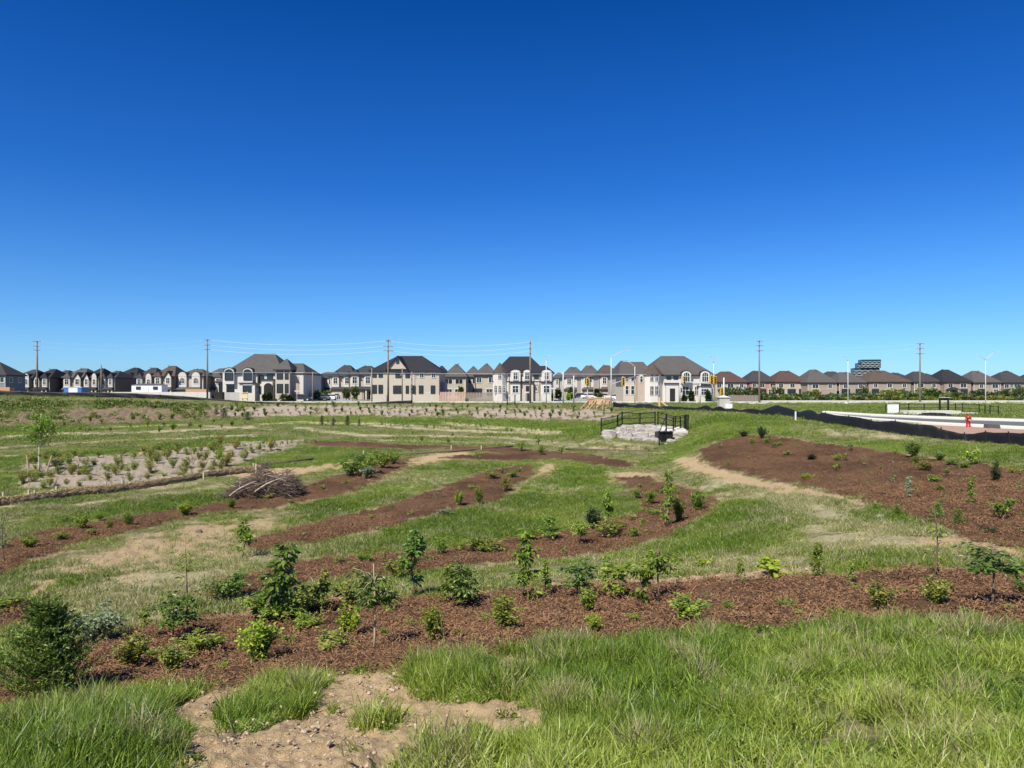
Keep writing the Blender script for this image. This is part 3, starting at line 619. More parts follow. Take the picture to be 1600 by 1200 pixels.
def plant_proto(kind, seed):
    """height about 1; returns (stem mesh, foliage mesh)"""
    g = random.Random(seed); mb = MB(); lines = []
    if kind in ('whip', 'sparsewhip'):
        top = (g.uniform(-.06,.06), g.uniform(-.06,.06), 1); trunk = curve_pts((0,0,0), top, (g.uniform(-.05,.05), g.uniform(-.05,.05), 0), 7)
        lines.append((trunk, [.011,.010,.009,.008,.006,.005,.003])); br = []
        for i in range(7 if kind == 'whip' else 4):
            t = g.uniform(.26, .9); i0 = int(t*6); p = trunk[i0]; a = g.uniform(0, 6.28); L = .20*(1.25-t)
            q = (p[0]+L*math.cos(a), p[1]+L*math.sin(a), p[2]+L*g.uniform(.2,1.1)); br.append((curve_pts(p, q, (0,0,.02), 4), [.005,.004,.003,.002]))
        lines += br
        c1, d1 = on_lines(br, 290 if kind == 'whip' else 24, .1, .05, -.7); c2, d2 = on_lines([(trunk[2 if kind == 'whip' else 3:], 0)], 190 if kind == 'whip' else 20, .1, .06, -.6)
        leaf_cloud(mb, np.concatenate([c1,c2]), np.concatenate([d1,d2]), .064, .5)
    elif kind == 'round':
        trunk = curve_pts((0,0,0), (g.uniform(-.05,.05), 0, .8), (g.uniform(-.05,.05), 0, 0), 6); lines.append((trunk, [.016,.014,.012,.010,.008,.005])); br = []
        for i in range(12):
            t = g.uniform(.42, 1); p = trunk[min(5, int(t*5))]; a = g.uniform(0, 6.28); L = g.uniform(.18, .34)
            q = (p[0]+L*math.cos(a), p[1]+L*math.sin(a), p[2]+L*g.uniform(-.1,.8)); br.append((curve_pts(p, q, (0,0,.03), 4), [.006,.005,.004,.002]))
        lines += br; c, d = on_lines(br, 560, .15, .09, -.4); leaf_cloud(mb, c, d, .076, .52)
    elif kind == 'standard':
        trunk = curve_pts((0,0,0), (g.uniform(-.03,.03), 0, .93), (.02, 0, 0), 6); lines.append((trunk, [.014,.013,.012,.010,.008,.005])); br = []
        for i in range(16):
            t = g.uniform(.62, 1); p = trunk[min(5, int(t*5))]; a = g.uniform(0, 6.28); L = g.uniform(.12, .25)
            q = (p[0]+L*math.cos(a), p[1]+L*math.sin(a), p[2]+L*g.uniform(-.5,.7)); br.append((curve_pts(p, q, (0,0,.03), 4), [.006,.005,.004,.002]))
        lines += br; c, d = on_lines(br, 480, .1, .07, -.5); leaf_cloud(mb, c, d, .062, .52)
    elif kind == 'maple':
        trunk = curve_pts((0,0,0), (.03, 0, .75), (g.uniform(-.04,.04), 0, 0), 5); lines.append((trunk, [.014,.012,.010,.008,.005])); br = []
        for i in range(8):
            t = g.uniform(.3, 1); p = trunk[min(4, int(t*4))]; a = g.uniform(0, 6.28); L = g.uniform(.2, .42)
            q = (p[0]+L*math.cos(a), p[1]+L*math.sin(a), p[2]+L*g.uniform(.1,.7)); br.append((curve_pts(p, q, (0,0,.02), 4), [.006,.005,.004,.002]))
        lines += br; c, d = on_lines(br, 200, .25, .07, -.25)
        leaf_cloud(mb, c, d, .11, .8)
    elif kind == 'bigbush':
        br = []
        for i in range(13):
            a = g.uniform(0, 6.28); L = g.uniform(.15, .5); z = g.uniform(.45, .95)
            br.append((curve_pts((g.uniform(-.03,.03), g.uniform(-.03,.03), 0), (L*math.cos(a), L*math.sin(a), z), (0,0,.12), 5), [.011,.009,.007,.005,.003]))
        lines += br; c, d = on_lines(br, 900, .2, .10, -.5); leaf_cloud(mb, c, d, .085, .5)
    elif kind == 'bush':
        br = []
        for i in range(26):
            a = g.uniform(0, 6.28); L = g.uniform(.06, .5); z = g.uniform(.6, 1.15)*(1.05-.5*L)
            br.append((curve_pts((g.gauss(0,.04), g.gauss(0,.04), 0), (L*math.cos(a), L*math.sin(a), z), (0,0,.08), 4), [.007,.006,.004,.002]))
        lines += br; c, d = on_lines(br, 1500, .1, .07, .3); leaf_cloud(mb, c, d, .09, .55)
    elif kind == 'spray':
        br = []
        for i in range(16):
            a = g.uniform(0, 6.28); L = g.uniform(.1, .45); z = g.uniform(.4, 1)
            br.append((curve_pts((g.gauss(0,.03), g.gauss(0,.03), 0), (L*math.cos(a), L*math.sin(a), z), (0,0,.1), 4), [.006,.005,.004,.002]))
        lines += br; c, d = on_lines(br, 520, .2, .07, .1); leaf_cloud(mb, c, d, .10, .5)
    elif kind == 'seedling':
        for i in range(3):
            a = g.uniform(0, 6.28); lines.append((curve_pts((0,0,0), (.2*math.cos(a), .2*math.sin(a), g.uniform(.7,1)), (0,0,.05), 3), [.02,.014,.008]))
        c, d = on_lines(lines, 34, .2, .12, .1); leaf_cloud(mb, c, d, .24, .6)
    elif kind == 'deadspray':
        for i in range(9):
            a = g.uniform(0, 6.28); L = g.uniform(.1, .3); lines.append((curve_pts((0,0,0), (L*math.cos(a), L*math.sin(a), g.uniform(.5,1)), (0,0,.06), 4), [.008,.006,.004,.002]))
        c, d = on_lines(lines, 26, .4, .04, .1); leaf_cloud(mb, c, d, .07, .5)
    elif kind in ('spruce', 'conifer', 'yew'):
        n = {'spruce': 34, 'conifer': 22, 'yew': 14}[kind]; W0 = {'spruce': .46, 'conifer': .28, 'yew': .55}[kind]
        lines.append((curve_pts((0,0,0), (0,0,1 if kind != 'yew' else .4), (0,0,0), 5), [.022,.018,.013,.008,.003])); C = []; D = []
        levels = n if kind != 'spruce' else 15
        for k in range(levels):
            z = k/levels*(.93 if kind != 'yew' else .4)+.02; nb = 10 if kind == 'spruce' else 7
            Lb = W0*(1-z)**.75+.05 if kind != 'yew' else W0*(1-.8*z)
            for j in range(nb):
                a = 6.283*j/nb+g.uniform(-.3,.3)+k*.9; L = Lb*g.uniform(.5, 1.2)
                tilt = g.uniform(.25,.75) if kind == 'spruce' else g.uniform(.3,1.0)
                p0 = (0,0,z); p1 = (L*math.cos(a), L*math.sin(a), z+L*tilt)
                pts = curve_pts(p0, p1, (0,0,-.10*L), 6)
                if kind == 'spruce': lines.append((pts, [.006,.005,.004,.003,.002,.002]))
                # needles round the twig
                m = int((44 if kind == 'spruce' else 16)*max(.4, L/.4)); dirn = np.array(p1)-np.array(p0); dirn /= np.linalg.norm(dirn)
                for _ in range(m):
                    t = g.uniform(.15, 1); i = min(4, int(t*5)); f = t*5-i; p = np.array(pts[i])*(1-f)+np.array(pts[i+1])*f
                    v = np.array([g.gauss(0,1), g.gauss(0,1), g.gauss(0,1)+.3]); v -= dirn*v.dot(dirn); v /= np.linalg.norm(v)+1e-6
                    C.append(p); D.append(v*.8+dirn*.8)
                # side twigs
                if kind == 'spruce':
                    for sgn in (-1, 1):
                        for tt in (.4, .6, .8):
                            i = int(tt*5); p = np.array(pts[i]); sd_ = np.array([-math.sin(a)*sgn, math.cos(a)*sgn, .3])*.2*L/.4+dirn*.12*L/.4
                            for _ in range(20):
                                q = g.random(); v = np.array([g.gauss(0,1), g.gauss(0,1), g.gauss(0,1)+.3]); v /= np.linalg.norm(v)
                                C.append(p+sd_*q); D.append(v*.6+sd_/np.linalg.norm(sd_)*.8)
        leaf_cloud(mb, np.array(C), np.array(D), .042 if kind == 'spruce' else .07, .26 if kind == 'spruce' else .3, fold=.1)
    return lines, mb
KINDS = {}
def get_proto(kind, var, stem='bark'):
    key = (kind, var)
    if key not in KINDS:
        lines, mb = plant_proto(kind, hash_str(kind)+var*13)
        KINDS[key] = (stems_mesh(lines, M['bark'], 4 if kind != 'spruce' else 3), mb.mesh('foliage', M['leaf_mid']))
    return KINDS[key]
def hash_str(s_): return sum(ord(c)*(i+3) for i, c in enumerate(s_))
WIDTH = {'whip': .40, 'sparsewhip': .38, 'round': .70, 'standard': .6, 'maple': .85, 'bigbush': 1.05, 'bush': 1.0, 'spray': .9, 'seedling': .7, 'deadspray': .6, 'spruce': 1.0, 'conifer': .6, 'yew': 1.1}
NAMES = {'whip': 'sapling', 'sparsewhip': 'sapling', 'round': 'sapling', 'standard': 'sapling', 'maple': 'sapling', 'bigbush': 'shrub', 'bush': 'shrub', 'spray': 'shrub', 'seedling': 'seedling', 'deadspray': 'dry_twig_plant', 'spruce': 'spruce_tree', 'conifer': 'young_conifer', 'yew': 'low_evergreen'}
plants = []
def plant(kind, leaf, px, py, hpx, wpx=None, desc=None, bed=None, lean=0, stem='bark', bare=None):
    x, y, z = G(px, py); h = hpx/FPX*y*1.10
    sm, fm = get_proto(kind, R.randrange(5))
    ww = (wpx/FPX*y*1.25 if wpx else h*WIDTH[kind])/WIDTH[kind]
    root = empty(NAMES[kind], (x, y, z-.015), R.uniform(0, 6.28)); root.scale = (ww, ww, h)
    if lean: root.rotation_euler = (0, math.atan(lean), 0); 
    for nm, me, mt in (('stem', sm, stem), ('foliage', fm, leaf)):
        o = mkobj(nm, me, root); o.material_slots[0].link = 'OBJECT'; o.material_slots[0].material = M[mt]
    root['category'] = {'sapling': 'young tree', 'shrub': 'shrub', 'seedling': 'seedling', 'dry_twig_plant': 'plant', 'spruce_tree': 'spruce', 'young_conifer': 'conifer', 'low_evergreen': 'evergreen shrub'}[NAMES[kind]]
    plants.append((root, desc, bed, px)); return root
NEAR, SECOND, THIRD, LEFT, RIGHT = 'nearest mulch bed', 'curved middle mulch bed', 'leaf-shaped mulch bed', 'left mulch bed', 'big right mulch bed'
yl = 'small-leaved yellow-green shrub'; wp = 'slender sapling with drooping leaves'; bs = 'broad dark-leaved shrub'; dk = 'small dark green plant'; mp_ = 'young maple with bright flat leaves'
o = plant('spruce', 'needle', 72, 1088, 140, 112); tag(o, 'bushy dark green spruce at the left end of the nearest mulch bed')
L1 = [('bigbush','leaf_pale',149,1004,56,78,'low shrub with pale silvery leaves'),('round','leaf_dark',270,1002,82,62,'dark round-crowned sapling'),('sparsewhip','leaf_yel',292,955,95,40,'thin sapling with yellowing leaves'),
 ('bush','leaf_olive',205,1046,50,50,yl),('bush','leaf_olive',270,1053,40,45,yl),('spray','leaf_yel',312,1025,42,60,yl),('bush','leaf_bright',408,1040,64,58,'bright lime-green dense shrub'),
 ('whip','leaf_mid',378,873,60,32,wp),('bigbush','leaf_dark',357,938,46,66,bs),('bigbush','leaf_mid',428,975,54,96,bs),('spray','leaf_olive',484,958,45,62,'greyish loose-leaved shrub'),
 ('bush','leaf_yel',474,990,26,42,yl),('bush','leaf_bright',545,1001,52,38,'bright lime-green upright shrub'),('spray','leaf_olive',517,1018,36,55,'thin-leaved olive shrub'),
 ('whip','leaf_dark',651,935,100,50,'tall dark sapling with yellow lower leaves'),('bush','leaf_yel',677,1009,58,34,'narrow yellow-green shrub in two tiers'),
 ('bigbush','leaf_dark',732,951,72,76,'large dark leafy shrub'),('whip','leaf_mid',813,946,110,50,'tall leafy sapling'),('bush','leaf_yel',788,990,50,50,yl),
 ('round','leaf_dark',901,936,66,58,'dark round-crowned sapling'),('deadspray','leaf_gold',879,977,36,30,'sparse yellowish sprig'),('bush','leaf_yel',920,960,34,34,yl),('bush','leaf_bright',928,990,30,26,'vivid lime-green tiny shrub'),
 ('maple','leaf_yel',970,938,76,66,mp_),('maple','leaf_mid',1003,951,84,40,'thin-stemmed sapling with hanging leaves'),('standard','leaf_mid',1030,938,88,58,'round-crowned green sapling'),
 ('sparsewhip','leaf_mid',949,918,58,20,'very thin sapling'),('bush','leaf_yel',1073,973,36,62,'spreading yellow-green shrub'),('yew','leaf_dark',1103,935,18,16,dk),('maple','leaf_bright',1099,885,24,28,'small yellow maple seedling on the lawn'),
 ('maple','leaf_bright',1215,902,40,62,'yellow-leaved young maple behind the bed'),('whip','leaf_mid',1281,903,52,26,'leafy upright sapling'),('deadspray','leaf_gold',1266,921,14,30,'sparse yellowish sprig'),
 ('yew','needle',1227,951,26,32,'low dark evergreen with a shadow'),('bush','leaf_olive',1372,954,38,46,'rounded olive-green shrub'),('spray','leaf_yel',1308,976,26,32,yl),('deadspray','leaf_olive',1377,907,16,22,'low sparse sprig'),
 ('sparsewhip','leaf_yel',1460,904,100,44,'tall sparse sapling with large pale leaves'),('bush','leaf_olive',1462,950,46,42,yl),('standard','leaf_dark',1550,950,104,84,'stout dark round-crowned young tree'),
 ('spray','leaf_yel',1515,972,24,30,yl),('bigbush','leaf_dark',1598,930,30,30,'dark bush at the right edge'),('spray','leaf_olive',560,955,50,60,'loose dark-leaved shrub'),('spray','leaf_mid',620,905,30,40,bs),
 ('seedling','leaf_olive',1180,936,10,10,dk),('seedling','leaf_mid',1135,915,8,9,dk),('seedling','leaf_yel',1490,925,14,16,yl),('bush','leaf_olive',335,1015,22,34,yl),('seedling','leaf_mid',130,1040,16,18,dk)]
L1 += [('spray','leaf_yel',a_,b_,h_,h_*1.1,'small loose yellow-green plant') for a_,b_,h_ in ((236,1030,22),(350,1050,20),(450,1012,22),(600,1000,20),(640,985,18),(715,1000,20),(760,975,18),(842,1000,18),(990,975,20),(1140,955,18),(1250,965,16),(1410,930,16),(1340,925,14),(1580,960,18))]
L1 += [('sparsewhip','leaf_mid',a_,b_,h_,h_*.35,'thin upright whip with few leaves') for a_,b_,h_ in ((245,985,48),(330,970,55),(500,985,60),(612,948,50),(770,945,52),(860,940,44),(1060,930,40),(1165,920,36),(1400,905,34))]
L1 += [('whip','leaf_yel',a_,b_,h_,h_*.42,'slim bright-leaved sapling') for a_,b_,h_ in ((225,1000,52),(455,958,66),(505,962,70),(600,962,56),(700,945,60),(850,930,54),(945,928,58),(1160,915,44),(1330,915,40))]
for k_, lf, a, b, hh, w_, ds in L1: plant(k_, lf, a, b, hh, w_, ds, NEAR)
plant('whip', 'leaf_dark', 398, 983, 136, 70, 'tall leaning sapling with big dark leaves', NEAR, lean=.36).rotation_euler[2] = 0
plant('standard', 'leaf_dark', 584, 1020, 138, 66, 'tall sapling on a bare pale stem', NEAR, stem='pale_stem')
L2 = [('whip','leaf_mid',1039,826,86,26,'tall sapling on a pale stem'),('bush','leaf_mid',995,780,14,12,dk),('bush','leaf_yel',1016,788,22,18,yl),('spray','leaf_yel',1021,807,15,22,yl),('spray','leaf_mid',1051,788,16,20,dk),
 ('bush','leaf_mid',1061,817,32,24,'leafy green shrub'),('bush','leaf_mid',1089,801,32,24,'leafy green shrub'),('round','leaf_mid',860,846,46,34,'round green sapling'),('round','leaf_yel',907,851,42,32,'yellowish sapling'),
 ('bush','needle_dark',925,828,30,26,'dark dense evergreen'),('whip','leaf_mid',947,841,72,24,'tall narrow sapling'),('spray','leaf_olive',952,842,28,36,'loose mixed-leaf shrub'),('spray','leaf_yel',972,827,16,14,yl),
 ('seedling','leaf_gold',992,813,10,12,'tiny golden sprig'),('seedling','leaf_mid',1005,823,14,12,dk),('bush','leaf_mid',991,842,18,16,dk),('seedling','leaf_mid',1010,838,11,12,dk),
 ('bigbush','leaf_mid',755,866,30,64,bs),('spray','leaf_yel',716,862,16,24,yl),('spray','leaf_mid',691,870,30,24,bs),('spray','leaf_olive',529,883,14,24,yl),('deadspray','leaf_gold',548,888,20,22,'golden sparse sprig'),
 ('sparsewhip','leaf_mid',600,880,28,20,'short thin sapling'),('spray','leaf_mid',570,880,18,22,dk),('bush','leaf_mid',830,846,18,22,dk),('seedling','leaf_mid',880,866,10,10,dk),('seedling','leaf_olive',790,868,9,9,dk),
 ('seedling','leaf_yel',1035,772,8,9,yl),('seedling','leaf_mid',1000,762,7,8,dk),('seedling','leaf_mid',1020,758,6,7,dk),('seedling','leaf_mid',1062,772,8,8,dk),('seedling','leaf_olive',1080,778,7,8,dk),('seedling','leaf_yel',640,884,12,16,yl),('seedling','leaf_mid',668,879,12,14,dk)]
for k_, lf, a, b, hh, w_, ds in L2: plant(k_, lf, a, b, hh, w_, ds, SECOND, stem='pale_stem' if a == 1039 else 'bark')
L3 = [('sparsewhip','leaf_pale',679,792,46,14,'thin pale-leaved sapling'),('bush','leaf_yel',717,792,24,16,yl),('bush','leaf_mid',749,789,24,14,dk),('bush','leaf_gold',789,768,22,16,'golden-leaved small shrub'),
 ('spray','leaf_pale',695,806,14,22,'low pale-leaved plant'),('seedling','leaf_olive',580,812,9,10,yl),('seedling','leaf_olive',640,805,8,10,dk),('spray','leaf_olive',770,748,12,22,'low olive shrub'),('spray','leaf_mid',800,746,12,20,'low olive shrub'),
 ('seedling','leaf_gold',760,742,9,10,'tiny golden sprig'),('seedling','leaf_yel',785,740,9,10,yl),('seedling','leaf_mid',812,738,8,9,dk),('seedling','leaf_olive',470,838,8,10,dk),('seedling','leaf_mid',610,795,8,9,dk),('seedling','leaf_mid',735,765,8,9,dk)]
for k_, lf, a, b, hh, w_, ds in L3: plant(k_, lf, a, b, hh, w_, ds, THIRD)
L4 = [('sparsewhip','leaf_pale',8,880,74,26,'leaning pale whip sapling'),('bush','leaf_yel',47,858,20,26,yl),('spray','leaf_yel',96,846,16,28,yl),('seedling','leaf_dark',103,820,13,14,dk),('bush','leaf_yel',129,829,22,24,'bright yellow-green shrub'),
 ('spray','leaf_olive',144,838,14,18,yl),('spray','leaf_mid',156,815,16,18,dk),('bush','leaf_mid',172,828,13,12,dk),('bush','leaf_mid',201,823,20,16,'dark rounded little shrub'),('deadspray','leaf_gold',235,820,22,14,'dry pale-stemmed plant'),
 ('bush','leaf_bright',289,807,22,22,'bright yellow-green shrub'),('bush','leaf_mid',362,796,16,14,dk),('deadspray','leaf_gold',268,815,14,12,'dry pale-stemmed plant'),('seedling','leaf_gold',420,782,10,14,'tiny golden sprig'),
 ('bigbush','leaf_dark',548,745,30,40,bs),('bigbush','leaf_mid',572,741,30,42,bs),('bigbush','leaf_pale',572,748,22,30,'low shrub with pale silvery leaves'),('bigbush','leaf_mid',598,733,28,38,bs),('bigbush','leaf_dark',560,730,24,34,bs),
 ('spray','leaf_mid',615,726,18,22,bs),('seedling','leaf_olive',505,765,8,10,dk),('seedling','leaf_olive',540,758,8,10,dk),('seedling','leaf_mid',455,788,9,10,dk),('sparsewhip','leaf_pale',208,802,26,12,'leaning pale whip sapling'),('sparsewhip','leaf_mid',320,800,36,10,'very thin whip sapling'),
 ('seedling','leaf_yel',5,858,14,16,yl),('spray','leaf_yel',15,955,26,60,'low yellow-green weeds')]
for k_, lf, a, b, hh, w_, ds in L4: plant(k_, lf, a, b, hh, w_, ds, LEFT)
L5 = [('bush','needle_dark',1268,719,9,15,dk),('bush','leaf_bright',1261,751,11,10,'bright lime-green tiny plant'),('spray','leaf_yel',1308,721,13,13,yl),('spray','leaf_olive',1308,733,10,15,yl),('sparsewhip','leaf_pale',1348,728,22,10,'thin pale whip'),
 ('sparsewhip','leaf_pale',1394,768,52,14,'tall whip with pale leaves'),('whip','leaf_pale',1419,778,32,14,'short whip with white-edged leaves'),('spray','leaf_mid',1432,724,12,14,dk),('bush','leaf_olive',1447,737,14,22,'rounded olive shrub'),
 ('spray','leaf_yel',1458,755,14,24,yl),('bush','leaf_mid',1469,770,12,12,dk),('whip','leaf_mid',1520,788,42,16,'spindly green whip'),('bush','needle_dark',1557,754,20,16,'dark dense evergreen'),('maple','leaf_mid',1570,813,48,32,'young sapling with bare stem'),
 ('sparsewhip','leaf_mid',1594,783,34,14,'thin bending whip'),('conifer','needle',1402,806,17,18,'small bushy conifer'),('conifer','needle',1465,812,26,18,'small bushy conifer'),('conifer','needle',1497,822,26,20,'small bushy conifer'),
 ('yew','needle_dark',1545,834,18,28,'round dark evergreen mound'),('bush','leaf_dark',1427,716,24,24,'dark bush on the grass edge'),('bush','leaf_dark',1468,720,12,18,'dark bush on the grass edge'),('maple','leaf_bright',1519,726,28,24,'lime-green maple on the grass edge'),
 ('bush','needle_dark',1190,686,18,13,'dark upright evergreen'),('bush','needle_dark',1162,683,9,16,'dark low evergreen'),('bush','leaf_bright',1175,694,9,10,'bright lime-green tiny plant'),('bush','leaf_yel',1198,694,9,10,yl),('spray','leaf_olive',1217,698,9,10,yl),
 ('spray','leaf_olive',1230,712,8,12,yl),('spray','leaf_mid',1370,797,12,12,dk),('sparsewhip','leaf_mid',1358,752,26,8,'thin leafless-looking whip'),('sparsewhip','leaf_mid',1434,778,28,8,'thin leafless-looking whip'),('sparsewhip','leaf_pale',1500,752,30,8,'thin leafless-looking whip'),
 ('bigbush','leaf_dark',1488,728,12,24,'dark low leafy plant'),('bigbush','leaf_mid',1505,732,11,22,'dark low leafy plant'),('spray','leaf_gold',1582,740,14,12,'golden sprig'),('bush','leaf_dark',1557,735,14,12,dk)]
for k_, lf, a, b, hh, w_, ds in L5: plant(k_, lf, a, b, hh, w_, ds, RIGHT)
def inpoly(px, py, poly):
    c = False; n = len(poly)
    for i in range(n):
        x0, y0 = poly[i]; x1, y1 = poly[(i+1) % n]
        if (y0 > py) != (y1 > py) and px < (x1-x0)*(py-y0)/(y1-y0)+x0: c = not c
    return c
def rand_in(poly, n, mind):
    out = []; xs = [p[0] for p in poly]; ys = [p[1] for p in poly]; t = 0
    while len(out) < n and t < 6000:
        t += 1; a = R.uniform(max(0, min(xs)), min(1600, max(xs))); b = R.uniform(min(ys), max(ys))
        if inpoly(a, b, poly) and all(abs(a-q[0]) > mind or abs(b-q[1]) > mind*.6 for q in out): out.append((a, b))
    return out
def group_plants(poly, n, mind, kinds, h0, h1, label, group):
    for a, b in rand_in(poly, n, mind):
        k_, lf = R.choice(kinds); o = plant(k_, lf, a, b, R.uniform(h0, h1)); plants.pop(); tag(o, label, None, group)
group_plants(MULCH['right'], 56, 20, [('seedling','leaf_olive'),('seedling','leaf_mid'),('deadspray','leaf_olive'),('seedling','leaf_dark')], 6, 13, 'tiny seedling dotted over the big mulch bed on the right', 'tiny seedlings in the right mulch bed')
group_plants(ISLE[0], 140, 8, [('spray','leaf_olive'),('spray','leaf_olive'),('spray','leaf_gold'),('deadspray','leaf_gold'),('deadspray','leaf_olive'),('sparsewhip','leaf_mid'),('spray','leaf_yel')], 11, 21, 'knee-high olive or yellow shrub on the pale sandy island at left', 'shrubs on the pale sandy island')
group_plants(BELT[0], 150, 8, [('seedling','needle_dark'),('seedling','leaf_dark'),('bush','leaf_dark')], 4.5, 8, 'tiny dark plant in the long pale gravel belt below the houses', 'tiny plants in the pale gravel belt')
group_plants([(380,700),(440,690),(480,688),(500,694),(400,704)], 12, 8, [('seedling','leaf_mid')], 6, 9, 'small green plant on the stony strip right of the sandy island', 'plants on the stony strip')
for s_, n_ in ((STRAW[7],26),(STRAW[4],26),(STRAW[8],12),(STRAW[10],16),(STRAW[6],6)):
    group_plants([(x, y) for x, y in s_], n_, 6, [('seedling','leaf_dark'),('seedling','leaf_mid'),('deadspray','leaf_olive')], 5, 9, 'tiny plant in a row along a pale straw strip in the basin', 'tiny plants along the straw strips')
group_plants([(640,690),(990,700),(1000,716),(900,712),(760,720),(640,712)], 16, 22, [('sparsewhip','leaf_mid'),('seedling','leaf_mid'),('spray','leaf_mid')], 9, 18, 'thin young whip on the grass round the far thin mulch strips', 'thin whips round the far mulch strips')
group_plants([(90,655),(330,655),(420,672),(200,676),(60,672)], 22, 14, [('bush','leaf_yel'),('bush','leaf_mid'),('spray','leaf_olive')], 6, 11, 'clump of yellow-green weeds below the brown bank at left', 'weed clumps below the brown bank')
for a, b, hh, w_, ds in [(350,653,15,10,'left dark cone-shaped conifer at the left end of the gravel belt'),(387,657,13,10,'right dark cone-shaped conifer at the left end of the gravel belt'),(503,664,14,7,'leftmost of four little conifers on the far lawn'),
    (521,665,11,7,'second from left of four little conifers on the far lawn'),(543,665,15,8,'third from left, tallest, of four little conifers on the far lawn'),(561,666,10,6,'rightmost of four little conifers on the far lawn'),(338,648,9,7,'small conifer above the gravel belt near its left end')]:
    o = plant('conifer', 'needle_dark', a, b, hh, w_); plants.pop(); tag(o, ds, None)
ORD = 'first second third fourth fifth sixth seventh eighth ninth tenth eleventh twelfth thirteenth fourteenth fifteenth'.split()
from collections import defaultdict
dd = defaultdict(list)
for t_ in plants:
    if t_[2]: dd[(t_[1], t_[2])].append(t_)
for (ds, bed), L_ in dd.items():
    L_.sort(key=lambda q: q[3])
    for i, (o, _, _, _) in enumerate(L_):
        if len(L_) == 1: o['label'] = '%s in the %s' % (ds, bed) if ' the ' not in ds else '%s, by the %s' % (ds, bed)
        else: o['label'] = '%s in the %s, %s such from left' % (ds, bed, ORD[i]); o['group'] = '%ss in the %s' % (ds, bed)

# staked birch on the left of the basin
x, y, z = G(61, 738); h = 98/FPX*y
bt = empty('birch_tree', (x, y, z), 0, 'slim staked birch with a pale trunk standing on the left sandy island', 'tree')
tr = MB(); tk = curve_pts((0,0,-.05), (.12,0,h*.93), (-.05,.02,0), 8); tr.tube(tk, [.06,.052,.046,.04,.034,.026,.018,.01], 7); tr.obj('trunk', plain('birch_bark', (.50,.44,.36), .8, .2, 14), bt, True)
lm = []
for i in range(46):
    t = R.uniform(.36, .97); p = tk[min(7, int(t*7))]; a = R.uniform(0, 6.28); L_ = h*.27*math.sin(min(1, (1.06-t)*1.9)*1.57)*R.uniform(.6, 1.15)
    lm.append((curve_pts(p, (p[0]+L_*math.cos(a), p[1]+L_*math.sin(a), p[2]+L_*R.uniform(.3,1.2)), (0,0,.05), 4), [.014,.01,.007,.004]))
b_ = MB()
for pts, r in lm: b_.tube(pts, r, 4)
b_.obj('branches', M['bark'], bt)
cr = MB(); c, d = on_lines(lm, 2500, .15, .22, -.35); leaf_cloud(cr, c, d, .095, .65); cr.obj('crown', M['leaf_mid'], bt)
for (bx, by, tx, ty, lb) in ((45,740,42,711,'left wooden stake beside the staked birch'), (71,739,81,712,'right leaning wooden stake beside the staked birch')):
    a = G(bx, by); s_ = MB(); s_.tube([(0,0,-.1),(W(tx, a[1])-a[0], 0, Zr(ty, a[1])-a[2])], [.045,.04], 6)
    o = s_.obj('tree_stake', M['pale_stem'], None, loc=a); tag(o, lb, 'stake')
# ------------------------------------------------------------------ houses
def brickmat(name, c1, c2, mortar=(.42,.38,.34), sc=1.0):
    t = NT(name); o = t.objc(); mp = t.n('ShaderNodeMapping'); mp.inputs['Rotation'].default_value = (math.pi/2, 0, 0)
    sx = t.n('ShaderNodeSeparateXYZ'); t.l(o, sx.inputs[0]); cb = t.n('ShaderNodeCombineXYZ')
    t.l(t.math('ADD', sx.outputs[0], sx.outputs[1]), cb.inputs[0]); t.l(sx.outputs[2], cb.inputs[1])
    b = t.n('ShaderNodeTexBrick'); t.l(cb.outputs[0], b.inputs['Vector']); b.inputs['Scale'].default_value = sc
    b.inputs['Color1'].default_value = (*c1, 1); b.inputs['Color2'].default_value = (*c2, 1); b.inputs['Mortar'].default_value = (*mortar, 1)
    b.inputs['Brick Width'].default_value = .22; b.inputs['Row Height'].default_value = .075; b.inputs['Mortar Size'].default_value = .008
    n = t.noise(o, .7, 4); c = t.mix(t.math('MULTIPLY', n, .4), b.outputs[0], tuple(x*.7 for x in c1)); return t.end(t.bsdf(c, .85, spec=.15))
def shingle(name, c):
    t = NT(name); o = t.objc(); sx = t.n('ShaderNodeSeparateXYZ'); t.l(o, sx.inputs[0])
    wv = t.math('FRACT', t.math('MULTIPLY', sx.outputs[2], 5.5)); n = t.noise(o, 9, 5, .7); n2 = t.noise(o, .8, 3)
    f = t.math('ADD', t.math('MULTIPLY', wv, .25), t.math('ADD', t.math('MULTIPLY', n, .6), t.math('MULTIPLY', n2, .3)))
    return t.end(t.bsdf(t.mix(t.ramp(f, .3, .9), tuple(x*.6 for x in c), tuple(x*1.45 for x in c)), .9, wv, .15, .03))
